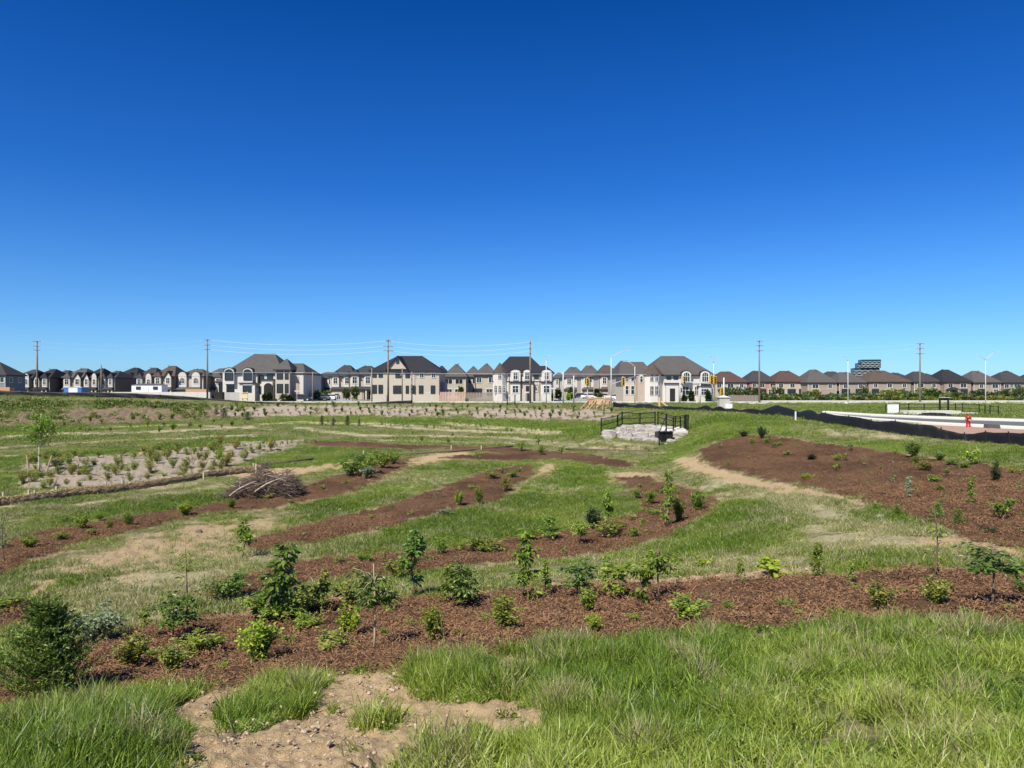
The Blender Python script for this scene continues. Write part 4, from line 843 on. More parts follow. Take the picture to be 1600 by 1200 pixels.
H = {'white': plain('white_stucco', (.56,.525,.47), .85, .06, 2), 'cream': plain('cream_stone', (.47,.41,.335), .85, .12, 3), 'pink': brickmat('pink_brick', (.42,.31,.235), (.50,.385,.30), (.46,.41,.35)),
 'palepink': brickmat('pale_pink_brick', (.50,.435,.35), (.43,.36,.285), (.48,.44,.375)), 'brown': brickmat('brown_brick', (.20,.13,.10), (.27,.18,.14)), 'tan': brickmat('tan_brick', (.30,.235,.185), (.38,.30,.235)),
 'red': brickmat('red_brick', (.38,.17,.13), (.46,.24,.19)), 'grey': plain('grey_stone', (.42,.40,.37), .85, .25, 3), 'dark': plain('dark_stone', (.10,.09,.085), .8, .2, 2), 'bluegrey': plain('blue_grey_siding', (.20,.21,.25), .7, .1, 2),  # the dark one also carries the shade painted on house sides
 'r_black': shingle('black_shingles', (.030,.031,.036)), 'r_grey': shingle('grey_shingles', (.095,.088,.084)), 'r_dark': shingle('dark_grey_shingles', (.052,.052,.056)), 'r_brown': shingle('brown_shingles', (.095,.072,.060)), 'r_red': shingle('red_brown_shingles', (.092,.058,.050)),
 'fascia': plain('dark_fascia', (.035,.03,.03), .5, .1, 4), 'wframe': plain('white_trim', (.64,.62,.57), .6, .04), 'dframe': plain('dark_trim', (.03,.03,.032), .4, .1), 'conc': plain('pale_concrete', (.58,.55,.50), .9, .12, 3)}
def glassmat():
    t = NT('window_glass'); b = t.n('ShaderNodeBsdfPrincipled'); b.inputs['Base Color'].default_value = (.02,.025,.03,1); b.inputs['Roughness'].default_value = .07; b.inputs['Specular IOR Level'].default_value = .8
    return t.end(b.outputs[0])
M['glass'] = glassmat(); M['doord'] = plain('dark_door', (.025,.02,.018), .5, .2); M['garage'] = plain('garage_door', (.45,.38,.31), .6, .06)
WC = {}
def outline(w, h, arch):
    if not arch: return [(-w/2,0),(w/2,0),(w/2,h),(-w/2,h)]
    r = w/2; k = h-r*.9; return [(-r,0),(r,0)]+[(r*math.cos(t), k+r*.9*math.sin(t)) for t in np.linspace(0, math.pi, 9)]
def window(par, x, y, z, w, h, arch=False, fr='wframe', rz=0, nv=1, nh=1, sur=.16):
    key = (round(w,2), round(h,2), arch, nv, nh, sur)
    if key not in WC:
        f = MB(); o = outline(w, h, arch); cx, cz = 0, h/2
        oo = [(a*(1+2*sur/w), cz+(b-cz)*(1+2*sur/h)) for a, b in o]; n = len(o)
        f.add([(a,-.09,b) for a, b in oo]+[(a,-.09,b) for a, b in o]+[(a,.05,b) for a, b in oo]+[(a,.0,b) for a, b in o],
              [(i,(i+1)%n,n+(i+1)%n,n+i) for i in range(n)]+[(i,2*n+i,2*n+(i+1)%n,(i+1)%n) for i in range(n)]+[(n+i,n+(i+1)%n,3*n+(i+1)%n,3*n+i) for i in range(n)])
        top = h if not arch else h-.1
        for k in range(nv): q = -w/2+w*(k+1)/(nv+1); f.box(q-.035, q+.035, -.05, .0, 0, top)
        for k in range(nh): q = h*(k+1)/(nh+1)+.12; f.box(-w/2, w/2, -.045, .0, q-.03, q+.03)
        p = MB(); p.add([(a,-.015,b) for a, b in o], [tuple(range(n))])
        WC[key] = (f.mesh('window', H['wframe']), p.mesh('pane', M['glass']))
    fm, pm = WC[key]; o = mkobj('window', fm, par, (x, y-.005, z), rz); o.material_slots[0].link = 'OBJECT'; o.material_slots[0].material = H[fr]
    mkobj('pane', pm, o); return o
def part(mb, nm, mat, par, smooth=False): return mb.obj(nm, mat, par, smooth)
def hiproof(par, x0, x1, y0, y1, z, h, rl, axis, mat, oh=.45, nm='roof'):
    b = MB(); b.hip(x0-oh, x1+oh, y0-oh, y1+oh, z, h, rl, axis); r = part(b, nm, mat, par)
    f = MB(); f.box(x0-oh+.02, x1+oh-.02, y0-oh+.02, y1+oh-.02, z-.28, z-.005); part(f, 'fascia', H['fascia'], par); return r
def gableroof(par, xc, w, y0, y1, z, h, mat, face, oh=.35):
    b = MB(); t = .22; hw = w/2+oh; s_ = h/(w/2)
    b.prism([(xc-hw, z-oh*s_), (xc, z+h), (xc+hw, z-oh*s_), (xc+hw, z-oh*s_+t), (xc, z+h+t), (xc-hw, z-oh*s_+t)], y0-.35, y1); part(b, 'gable_roof', mat, par)
    f = MB(); f.prism([(xc-w/2+.05, z), (xc+w/2-.05, z), (xc, z+h-.05)], y0, y1-.5); part(f, 'gable', face, par)
def bay(par, xc, w, proj, z0, z1, wall, roof, kind='hip', h=1.2, wins=((1,)), fr='wframe', arch=False, wz=.9, wh=1.5, ww=None, deep=3, name='bay'):
    b = MB(); b.box(xc-w/2, xc+w/2, -proj, .3, z0, z1); part(b, name, wall, par)
    if kind == 'hip':
        r = MB(); r.hip(xc-w/2-.3, xc+w/2+.3, -proj-.35, deep, z1, h, max(.1, deep-w*.2), 'y'); part(r, 'bay_roof', roof, par)
    elif kind == 'gable': gableroof(par, xc, w, -proj, deep, z1, h, roof, wall)
    elif kind == 'arch':
        r = MB(); n = 10; A = np.linspace(0, math.pi, n); o = [(xc+(w/2+.2)*math.cos(t), z1+h*math.sin(t)) for t in A]; i_ = [(xc+(w/2+.02)*math.cos(t), z1+(h-.22)*math.sin(t)) for t in A]
        r.prism(o, -proj+.02, deep); part(r, 'arched_roof', roof, par)
        q = MB(); q.prism([(xc+(w/2+.02)*math.cos(t), z1-.02+(h-.18)*math.sin(t)) for t in A], -proj-.06, -proj+.1); part(q, 'arch_wall', wall, par)
    elif kind == 'flat':
        r = MB(); r.box(xc-w/2-.2, xc+w/2+.2, -proj-.25, .2, z1, z1+.22); part(r, 'bay_cornice', H['fascia'], par)
    for (wx, wz_, w_, h_) in (ww or ()): window(par, xc+wx, -proj-(.07 if kind == 'arch' and wz_+h_ > z1-.3 else 0), wz_, w_, h_, arch, fr, 0, 2 if w_ > 1.2 else 1, 1)
def house_root(px, Y, yaw, label, dz=0, group='houses of the estate', loc=None):
    p = loc or at(px, Y); return empty('house', (p[0], p[1], p[2]-.1+dz), yaw, label, 'house', group)
def simple_house(px0, px1, Y, depth, top, eave, roof, wall, label, front='r', ridge=.25, axis='x', yaw=0, seed=0, side=None, dz=0):
    """two storeys seen from front or back; top and eave are rows of the photograph"""
    g = random.Random(seed); x0, x1 = W(px0, Y), W(px1, Y); w = x1-x0; base = -2.35+dz
    e = Zr(eave, Y)-base; t = Zr(top, Y+depth/2)-base
    r = house_root(0, Y, yaw, label, loc=((x0+x1)/2, Y, base-.0))
    b = MB(); b.box(-w/2, w/2, 0, depth, -.5, e); part(b, 'wall', H[wall], r)
    if side:
        s_ = MB(); s_.box(-w/2-.04, -w/2+.3, .1, depth-.1, -.5, e-.02); s_.box(w/2-.3, w/2+.04, .1, depth-.1, -.5, e-.02); part(s_, 'side_wall', H[side], r)
    hiproof(r, -w/2, w/2, 0, depth, e, t-e, w*ridge, axis, H[roof])
    q = MB(); q.box(-w/2-.05, w/2+.05, -.05, .05, 2.75, 2.95); part(q, 'string_course', H['cream' if wall != 'cream' else 'grey'], r)
    q = MB(); [q.box(s_*(w/2-.12)-.06, s_*(w/2-.12)+.06, -.14, -.04, -.5, e) for s_ in (-1, 1)]; part(q, 'downpipe', H['dframe' if g.random() < .5 else 'wframe'], r)
    q = MB(); q.tube([(w*g.uniform(-.2,.2), depth*.4, e+(t-e)*.6), (w*g.uniform(-.2,.2), depth*.4, t+.15)], .09, 6); part(q, 'roof_vent', H['dark'], r)
    if side == 'bluegrey':
        for zz in (.9, e-2.0):
            for yy in (2, 5.5): window(r, w/2+.05, yy, zz, 1.0, 1.3, False, 'wframe', math.pi/2, 1, 1)
    if front == 'r':       # rear or plain elevation: two rows of windows, patio door
        n = 3 if w > 10 else 2
        for i in range(n):
            xc = -w/2+w*(i+.5)/n+g.uniform(-.4,.4)
            window(r, xc, 0, e-2.0, g.choice([1.2,1.5,2.0]), 1.25, False, 'wframe', 0, 1, 0)
            if g.random() < .75: window(r, xc+g.uniform(-.3,.3), 0, .9, g.choice([1.6,2.2,2.6]), 1.9, False, g.choice(['wframe','dframe']), 0, 2, 1)
        if g.random() < .45:
            xc = g.choice([-1,1])*w*.22; k = MB(); k.hip(xc-2.2, xc+2.2, -2.4, .2, 2.6, 1.0, 1.2, 'x'); part(k, 'porch_roof', H['r_black'], r)
            k = MB(); [k.box(xc+s_*1.9-.14, xc+s_*1.9+.14, -2.2, -1.92, -.5, 2.6) for s_ in (-1,1)]; part(k, 'porch_post', H['tan'], r)
    else:                  # street front with bays, porch, garage
        wl = H[side and 'white' or wall]; fr = 'wframe'; m = w/4
        kinds = list(front); up = e
        bay(r, -m, w*.30, .7, 2.9, up-.15, H['white'], H[roof], {'a':'arch','g':'gable','h':'hip'}[kinds[0]], 1.5, fr=fr, ww=((0, up-2.2, w*.16, 1.6),), deep=depth*.45, arch=kinds[0] == 'a')
        bay(r, m, w*.30, .7, 2.9, up-.15, H['white'], H[roof], {'a':'arch','g':'gable','h':'hip'}[kinds[1]], 1.5, fr=fr, ww=((0, up-2.2, w*.16, 1.6),), deep=depth*.45, arch=kinds[1] == 'a')
        k = MB(); k.box(-w/2+.4, w*.12, -1.3, .1, -.5, 2.6); part(k, 'garage', H['tan'], r)
        k = MB(); k.box(-w/2+.9, w*.12-.5, -1.36, -1.25, 0, 2.2); part(k, 'garage_door', M['garage'], r)
        k = MB(); k.hip(-w/2+.1, w/2-.1, -1.9, .3, 2.7, .75, w*.75, 'x'); part(k, 'porch_roof', H[roof], r)
        k = MB(); k.box(w*.27, w*.27+1.1, -.06, .1, 0, 2.2); part(k, 'door', M['doord'], r)
        for q in (w*.20, w*.44): k = MB(); k.box(q-.17, q+.17, -1.6, -1.26, -.5, 2.7); part(k, 'column', H['white'], r)
    return r

# --- left row, beyond the crest of the bank; shade painted into the dark side walls
LR = [(-56,9,200,8,564.5,585,'r_dark','bluegrey','large dark-roofed house at the left edge','r',.2,'bluegrey'),
 (22,50,232,12,577,589,'r_dark','tan','narrow house just right of the large left-edge house','ha',.3,'dark'),(53,78,222,12,576,589,'r_black','tan','gabled white-fronted house behind the first utility pole','gh',.3,'dark'),
 (77,99,228,12,578,589,'r_dark','tan','house with white bay windows right of the first utility pole','hh',.3,'brown'),(98,131,226,12,575,589,'r_grey','tan','house with a white gable above the blue container','hg',.3,'dark'),
 (131,155,224,12,575,589,'r_black','cream','house with an arched porch left of the short pole','ga',.3,'dark'),(157,180,226,12,579,589,'r_dark','tan','low-roofed house right of the short pole','hh',.3,'brown'),
 (178,212,238,14,574,588,'r_black','brown','dark brick house with a high roof left of the white trailer','hh',.25,'brown'),(212,241,224,12,574,589,'r_dark','tan','house behind the left half of the white trailer','ha',.3,'dark'),
 (240,272,220,12,571,587,'r_brown','tan','brown-roofed house with a gable right of the white trailer','hg',.3,'brown'),(276,318,222,12,576,587,'r_grey','cream','pale house with two arched bays left of the second utility pole','aa',.3,'brown'),
 (318,350,228,14,575,588,'r_grey','brown','brown house partly behind the large white stucco house','hh',.3,'brown')]
for i, (a, b, Y, dp, tp, ev, rf, wl, lb, fr, rg, sd_) in enumerate(LR): simple_house(a, b, Y, dp, tp, ev, rf, wl, lb, fr, rg, seed=i, side=sd_)
# --- right row: backs of houses behind the hedge
RR = [(1116,1168,262,14,580,596.5,'r_red','palepink','red-brown roofed house with cream walls right of the big corner house',.3),(1170,1214,266,14,579,596,'r_dark','red','dark-roofed red brick house behind the tall utility pole',.3),
 (1212,1262,262,14,579,596,'r_red','palepink','red-brown roofed pink brick house right of the tall utility pole',.3),(1262,1307,256,15,577,597,'r_grey','tan','grey-roofed tan brick house left of the slim street lamp',.25),
 (1311,1354,258,14,581,597,'r_grey','tan','grey-brown roofed house at the slim street lamp',.35),(1356,1424,258,15,578.5,596,'r_brown','tan','wide brown-roofed house below the striped tower',.25),
 (1428,1470,262,14,580,596,'r_dark','tan','dark-roofed house behind the right utility pole',.3),(1474,1518,260,15,577,596,'r_black','tan','black-roofed house right of the right utility pole',.25),
 (1521,1564,262,14,579,597,'r_grey','tan','grey-roofed house at the two-armed street lamp',.25),(1567,1612,264,14,581,597,'r_dark','tan','dark-roofed house near the right edge',.3),(1614,1650,268,14,582,597,'r_dark','tan','last house cut by the right edge',.3)]
for i, (a, b, Y, dp, tp, ev, rf, wl, lb, rg) in enumerate(RR): simple_house(a, b, Y, dp, tp, ev, rf, wl, lb, 'r', rg, seed=50+i)
for i, (a, b, Y, tp, lb) in enumerate([(1130,1158,290,582,'small roof peeping behind the red-brown roofed house'),(1236,1250,300,583,'distant dark roof between the red brick and pink brick houses'),(1290,1330,300,580,'distant dark roof left of the striped tower'),
    (1395,1428,300,582,'distant dark roof right of the striped tower'),(1440,1475,300,583,'distant dark roof left of the black-roofed house'),(1580,1600,300,579,'pointed distant roof near the right edge')]):
    simple_house(a, b, Y, 14, tp, 592, 'r_dark', 'brown', lb, 'r', .3, seed=80+i)
# --- middle distance houses
MR = [(478,494,250,12,584,590,'r_dark','cream','small distant house right of the white stucco house',.4,'hh','dark'),(490,527,262,12,581,590,'r_dark','grey','grey distant house closing the street with the white car',.4,'hh','dark'),
 (516,552,215,14,570,587,'r_dark','palepink','farther cream house on the right side of the left street',.3,'hh','cream'),(545,586,188,15,571,585,'r_dark','palepink','cream house right behind the gabled corner house',.3,'hh','cream'),
 (676,700,250,12,571,586,'r_black','white','small black roof right of the gabled corner house',.1,'r','white'),(693,728,205,14,568,588,'r_grey','palepink','grey peaked roof house behind the wooden fence',.1,'r',None),
 (724,752,215,14,572,588,'r_grey','palepink','brown-grey roofed house above the fence middle',.1,'r',None),(742,776,190,14,567.5,585,'r_grey','palepink','taller grey-roofed house left of the white stone house',.1,'r',None),
 (866,884,262,12,582,590,'r_grey','white','lowest far house on the right-hand street',.3,'hh','white'),(880,916,244,14,573,589,'r_grey','white','far grey-roofed white house behind the white poles',.3,'hh','white'),
 (908,940,226,14,570.5,588,'r_grey','white','white house with grey roof left of the tall lamp',.3,'hh','cream'),(936,968,206,14,570,586.5,'r_brown','white','brown-roofed white house behind the tall lamp',.3,'hg','cream'),
 (962,998,188,15,563,585,'r_grey','palepink','grey-roofed pinkish house beside the big corner house',.2,'gh','palepink')]
for i, (a, b, Y, dp, tp, ev, rf, wl, lb, rg, fr, sd_) in enumerate(MR): simple_house(a, b, Y, dp, tp, ev, rf, wl, lb, fr, rg, seed=120+i, side=sd_)

# --- house A: large white stucco house
def pxh(px0, px1, Y): return W(px1, Y)-W(px0, Y)
YA = 160; bA = Zr(626.5, YA); r = empty('house', (W(405, YA), YA, bA), 0, 'large white stucco house with arched dormers and a grey roof', 'house', 'houses of the estate')
def X(px): return W(px, YA)-W(405, YA)
def Z(py): return Zr(py, YA)-bA
e = Z(582)
k = MB(); k.box(X(348), X(474), 0, 15, -.5, e); part(k, 'wall', H['white'], r)
k = MB(); k.box(X(348), X(402), -.15, .1, -.5, Z(613)); part(k, 'stone_base', H['grey'], r)
hiproof(r, X(354), X(440), 0, 14, e, Z(550)-e, 4.6, 'x', H['r_grey']); hiproof(r, X(425), X(474), .3, 13, Z(583), Z(566)-Z(583), 3, 'x', H['r_grey'], nm='wing_roof')
hiproof(r, X(333), X(356), 2, 9, Z(596), 1.2, 1.5, 'x', H['r_grey'], nm='side_roof'); k = MB(); k.box(X(335), X(352), 2, 9, -.5, Z(596)); part(k, 'side_wing', H['white'], r)
window(r, X(340.5), 2, Z(612), 1.0, 2.0, False, 'dframe', 0, 1, 1, .1)
for xc in (360, 389):
    bay(r, X(xc), pxh(xc-7, xc+8, YA), .8, Z(602) if xc == 389 else Z(600), Z(581), H['white'], H['fascia'], 'arch', .95, fr='dframe', arch=True, ww=((0, Z(593), 1.45, 2.05),), deep=4)
window(r, X(360), 0, Z(613), 1.5, 1.9, False, 'dframe', 0, 2, 1, .1)
bay(r, X(388), pxh(376, 400, YA), .7, -.5, Z(599.5), H['white'], H['r_grey'], 'flat', ww=((0, Z(612), 1.6, 1.9),), fr='dframe')
bay(r, X(421), pxh(413, 430, YA), 1.6, -.5, Z(594), H['white'], H['r_grey'], 'flat')
k = MB(); o_ = outline(1.9, Z(600)+.5, True); k.add([(a+X(423), -1.64, b-.3) for a, b in o_]+[(a+X(423), -1.4, b-.3) for a, b in o_], [tuple(range(len(o_)))]+[(i, (i+1)%len(o_), len(o_)+(i+1)%len(o_), len(o_)+i) for i in range(len(o_))]); part(k, 'entrance_arch', M['doord'], r)
window(r, X(409), 0, Z(598), .8, 1.6, True, 'dframe', 0, 1, 1, .12); window(r, X(422), 0, Z(592.5), 1.1, 1.2, False, 'dframe', 0, 1, 0, .1); window(r, X(409), 0, Z(615), .9, 1.5, False, 'dframe', 0, 1, 1, .1)
k = MB(); k.box(X(434), X(456), -1.6, .2, -.5, Z(578)); part(k, 'tower_bay', H['cream'], r)
hiproof(r, X(434), X(456), -1.6, 4.5, Z(577.5), Z(560)-Z(577.5), .2, 'x', H['r_grey'], nm='tower_roof')
for zz in (592, 613): window(r, X(441), -1.6, Z(zz), 1.1, 1.7, False, 'dframe', 0, 1, 1, .12); window(r, X(451.5), -1.6, Z(zz), .55, 1.7, False, 'dframe', 0, 0, 1, .12)
k = MB(); k.box(X(457.5), X(467), -.12, .1, Z(619), Z(588)); part(k, 'brick_panel', H['pink'], r)
k = MB(); [k.box(X(q)-.16, X(q)+.16, -.3, 0, -.5, e) for q in (404, 434)]; part(k, 'downpipe', H['fascia'], r)
# --- house B: pink brick with black roof and white gable
YA = 150; bA = Zr(629, YA); r = empty('house', (W(632, YA), YA, bA), 0, 'pale pink brick house with a black roof and small white gable', 'house', 'houses of the estate')
def X(px): return W(px, YA)-W(632, YA)
e = Z(579.5)
k = MB(); k.box(X(580), X(686), 0, 14, -.5, e); part(k, 'wall', H['palepink'], r)
k = MB(); k.box(X(579.5), X(648), -.12, .1, -.5, e-.1); part(k, 'stone_front', H['cream'], r)
k = MB(); k.box(X(579), X(687), -.2, .1, -.5, Z(617)); part(k, 'stone_base', H['cream'], r)
hiproof(r, X(580), X(686), 0, 14, e, Z(553.5)-e, 5.2, 'x', H['r_black'], .5)
gableroof(r, X(621.5), pxh(607, 637, YA), -.5, 6, Z(576.5), Z(557.5)-Z(576.5), H['r_black'], H['cream']); k = MB(); k.box(X(606), X(638), -.5, .3, Z(580), Z(576.5)); part(k, 'gable_band', H['r_black'], r)
window(r, X(622), -.5, Z(568), .5, .8, True, 'dframe', 0, 0, 0, .06)
for q in (585.5, 595): window(r, X(q), -.12, Z(589.5), .75, 1.05, False, 'dframe', 0, 0, 1, .05); window(r, X(q), -.12, Z(614.5), .8, 1.65, False, 'dframe', 0, 1, 2, .06)
for q in (623, 637): window(r, X(q), -.12, Z(590), 1.2 if q == 623 else .8, 1.2, False, 'dframe', 0, 1, 1, .06)
window(r, X(621.5), -.12, Z(614.5), 1.7, 1.5, False, 'dframe', 0, 2, 1, .08); window(r, X(636.5), -.12, Z(614.5), .55, 1.5, False, 'dframe', 0, 0, 1, .05)
for q in (645.5, 658, 676.5): window(r, X(q), -.12 if q < 648 else 0, Z(614.5), .75, 1.5, False, 'dframe' , 0, 1 if q > 670 else 0, 1, .09); window(r, X(q+1), 0, Z(590), .75, 1.0, False, 'wframe', 0, 1, 0, .10)
k = MB(); k.box(X(687), X(693), 3, 9, -.5, Z(597)); part(k, 'side_porch', H['bluegrey'], r)
# --- house C: white stone
YA = 158; bA = Zr(626, YA); r = empty('house', (W(817, YA), YA, bA), 0, 'white stone house with a steep black roof right of the wooden fence', 'house', 'houses of the estate')
def X(px): return W(px, YA)-W(817, YA)
e = Z(582.5)
k = MB(); k.box(X(770), X(864), 0, 14, -.5, e); part(k, 'wall', H['white'], r)
k = MB(); k.box(X(769.5), X(864.5), -.1, .1, -.5, Z(617)); part(k, 'stone_base', H['grey'], r)
hiproof(r, X(774), X(852), 0, 14, e, Z(554.5)-e, 4.6, 'x', H['r_black']); hiproof(r, X(838), X(864), 1, 12, e, Z(570)-e, 1.2, 'x', H['r_black'], nm='wing_roof')
b_ = MB(); 
k = MB(); cx, n8 = X(781), 8; a8 = [math.pi*2*i/n8+math.pi/8 for i in range(n8)]
k.add([(cx+1.45*math.cos(t), .35+1.45*math.sin(t), zz) for zz in (-.5, e) for t in a8], [(i,(i+1)%8,8+(i+1)%8,8+i) for i in range(8)]+[tuple(range(7,-1,-1)), tuple(range(8,16))]); part(k, 'turret', H['white'], r)
k = MB(); k.add([(cx+1.8*math.cos(t), .35+1.8*math.sin(t), e) for t in a8]+[(cx, .35, Z(566))], [(i,(i+1)%8,8) for i in range(8)]+[tuple(range(7,-1,-1))]); part(k, 'turret_roof', H['r_brown'], r)
for dx in (-.85, 0, .85): window(r, cx+dx, -1.0 if dx == 0 else -.93, Z(613.5), .55, 1.5, True, 'wframe', 0, 1, 2, .08)
window(r, cx, -1.0, Z(592), .6, 1.2, False, 'wframe', 0, 1, 1, .08)
for q in (805.5, 823.5, 854): bay(r, X(q), 1.6 if q == 823.5 else 2.1, .5, Z(596), Z(582), H['white'], H['r_black'], 'arch', .75, ww=((0, Z(593), .85, 1.5),), deep=3, fr='wframe')
for q in (805.5, 854): bay(r, X(q), 2.0, .6, -.5, Z(598.5), H['white'], H['r_black'], 'flat', ww=((-.02, Z(613.5), 1.2, 1.45),))
bay(r, X(825), 2.2, .9, -.5, Z(599), H['cream'], H['r_black'], 'flat'); k = MB(); k.box(X(821.5), X(826.5), -.97, -.85, -.5, Z(603)); part(k, 'door', M['doord'], r)
for q in (838.5,): window(r, X(q), 0, Z(592), .8, 1.1, False, 'dframe', 0, 1, 1, .06); window(r, X(q), 0, Z(613), .7, 1.5, True, 'dframe', 0, 1, 1, .08)
k = MB(); [k.box(X(q)-.05, X(q)+.05, -.14, -.04, -.5, e) for q in (795.5, 815, 834, 843.5, 862)]; part(k, 'downpipe', H['dframe'], r)
k = MB(); k.box(X(770), X(864), -.06, .02, Z(597), Z(595.5)); part(k, 'string_course', H['dframe'], r)
k = MB(); [k.box(X(q), X(q+7), -.09, .02, -.5, Z(599)) for q in (836, 856)]; k.box(X(795.6), X(800), -.09, .02, -.5, Z(599)); part(k, 'brick_panel', H['palepink'], r)
# --- house D: big corner house with turret
YA = 152; bA = Zr(627, YA); r = empty('house', (W(1060, YA), YA, bA), 0, 'big white corner house with a pointed brown turret and grey roof', 'house', 'houses of the estate')
def X(px): return W(px, YA)-W(1060, YA)
e = Z(585.5)
k = MB(); k.box(X(1000), X(1114), 0, 15, -.5, e); part(k, 'wall', H['white'], r)
k = MB(); k.box(X(996), X(1008), -.15, 12, -.5, e-.2); part(k, 'brick_side', H['pink'], r)
hiproof(r, X(1012), X(1114), 0, 15, e, Z(553.5)-e, 5.0, 'x', H['r_grey']); hiproof(r, X(972), X(1022), 2, 14, e, Z(563)-e, 5, 'x', H['r_grey'], nm='wing_roof')
k = MB(); k.box(X(976), X(999), 2, 13, -.5, e); part(k, 'wing', H['cream'], r)
for q in (982, 991): window(r, X(q), 2, Z(595), .6, 1.3, False, 'wframe', 0, 0, 1, .1); window(r, X(q), 2, Z(616), .6, 1.7, False, 'wframe', 0, 0, 1, .1)
window(r, X(1002), -.15, Z(597), .5, 1.2, True, 'wframe', 0, 0, 1, .08)
k = MB(); cx = X(1020.5); k.add([(cx+1.9*math.cos(t), .5+1.9*math.sin(t), zz) for zz in (-.5, e) for t in a8], [(i,(i+1)%8,8+(i+1)%8,8+i) for i in range(8)]+[tuple(range(7,-1,-1)), tuple(range(8,16))]); part(k, 'turret', H['white'], r)
k = MB(); k.add([(cx+2.3*math.cos(t), .5+2.3*math.sin(t), e) for t in a8]+[(cx, .5, Z(566.5))], [(i,(i+1)%8,8) for i in range(8)]+[tuple(range(7,-1,-1))]); part(k, 'turret_roof', H['r_brown'], r)
for dx in (-.48, .48): window(r, cx+dx*1.05, -1.27, Z(595.5), .62, 1.45, False, 'wframe', 0, 1, 1, .07); window(r, cx+dx*1.05, -1.27, Z(617), .66, 1.75, False, 'wframe', 0, 1, 1, .07)
for q in (1012.4, 1028.6): window(r, X(q), -.72, Z(617), .5, 1.7, False, 'wframe', (-.7 if q < 1020 else .7), 0, 1, .06)
for q in (1071, 1100): bay(r, X(q), 1.9, .9, Z(599), Z(586), H['white'], H['fascia'], 'arch', .95, ww=((0, Z(596.5), 1.25, 1.9),), deep=4, arch=True)
bay(r, X(1049), 2.6, 1.0, -.5, Z(600), H['white'], H['r_black'], 'flat'); k = MB(); k.box(X(1045), X(1053), -1.07, -.95, -.3, Z(607)); part(k, 'door', M['doord'], r)
k = MB(); k.box(X(1038), X(1060), -1.2, -1.1, Z(598), Z(594)); k.box(X(1038), X(1060), -1.2, -.2, Z(598.6), Z(598)); part(k, 'balcony', H['white'], r)
for q in (1045, 1056): window(r, X(q), 0, Z(597), .8, 1.2, False, 'dframe', 0, 0, 1, .08)
for q, w_ in ((1071, 1.25), (1088, .6), (1100, 1.5)): window(r, X(q), 0, Z(617), w_, 1.7, False, 'wframe', 0, 1, 1, .1)
bay(r, X(1100), 2.6, .8, -.5, Z(604), H['white'], H['fascia'], 'flat', ww=((0, Z(617), 1.5, 1.2),))
k = MB(); k.box(X(1040), X(1114), -.1, .02, Z(600), Z(598.5)); part(k, 'string_course', H['cream'], r)
# --- striped tower far behind
YT = 1500; bz = Zr(609, YT); r = empty('tower_block', (W(1356, YT), YT, bz), math.radians(-12), 'distant glass tower with white zigzag balconies above the right houses', 'tower block')
gl = plain('tower_glass', (.02,.05,.075), .25, .3, .05); wb = plain('tower_white_bands', (.45,.46,.46), .6, .05)
fh = 3.4
def tower(x0, x1, y0, y1, z0, n, seed):
    g = random.Random(seed); k = MB(); k.box(x0, x1, y0, y1, z0, z0+fh*n); part(k, 'glass_volume', gl, r)
    for i in range(n-1):
        z = z0+i*fh+.6; q = MB(); m = 9
        for j in range(m):
            a = x0+(x1-x0)*j/m; b = x0+(x1-x0)*(j+1)/m; up = ((j+i) % 2)*1.5
            q.add([(a,y0-1.6,z+up),(b,y0-1.6,z+1.5-up),(b,y0-1.6,z+.8+1.5-up),(a,y0-1.6,z+up+.8),(a,y0+.1,z+up),(b,y0+.1,z+1.5-up),(b,y0+.1,z+2.3-up),(a,y0+.1,z+up+.8)],[(0,1,2,3),(7,6,5,4),(0,4,5,1),(1,5,6,2),(2,6,7,3),(3,7,4,0)])
        part(q, 'balcony_band', wb, r)
tower(-27, 22, 0, 25, 0, 13, 1); tower(-13, 24, -3, 24, 13*fh, 5, 2); tower(-19, 23, 3, 24, 13*fh, 3, 3)
# ------------------------------------------------------------------ streets
M['asphalt'] = plain('asphalt', (.12,.12,.12), .9, .15, 3); M['asphalt_old'] = plain('worn_asphalt', (.30,.29,.28), .9, .12, 1.5)
M['walk'] = plain('concrete_pavement', (.62,.60,.52), .9, .08, 2); M['redsoil'] = plain('reddish_soil', (.34,.22,.16), .95, .25, 3, bump=.03)
M['black'] = plain('black_metal', (.012,.012,.013), .45, .2, 5); M['galv'] = plain('pale_painted_steel', (.50,.51,.50), .5, .08, 5); M['wood_pole'] = plain('weathered_wood_pole', (.20,.16,.13), .9, .25, 5)
M['yellow'] = plain('signal_yellow', (.50,.33,.05), .5, .08, 5); M['white'] = plain('white_paint', (.72,.73,.74), .5, .06, 3); M['newwood'] = plain('new_wood', (.55,.38,.22), .8, .15, 5)
M['orangewood'] = plain('orange_brown_boards', (.50,.27,.14), .8, .15, 5); M['red'] = plain('hydrant_red', (.34,.015,.02), .45, .1, 8, .5); M['rubber'] = plain('tyre_rubber', (.02,.02,.02), .8, .1)
def quad_sheet(name, pts, z, mat, th=.0):
    k = MB(); n = len(pts)
    v = [(x, y, float(gz(x, y))+z) for x, y in pts]
    if th: v += [(x, y, q-th) for x, y, q in v]; k.add(v, [tuple(range(n))]+[(i, n+i, n+(i+1)%n, (i+1)%n) for i in range(n)])
    else: k.add(v, [tuple(range(n))])
    return tag(k.obj(name, mat), kind='structure')
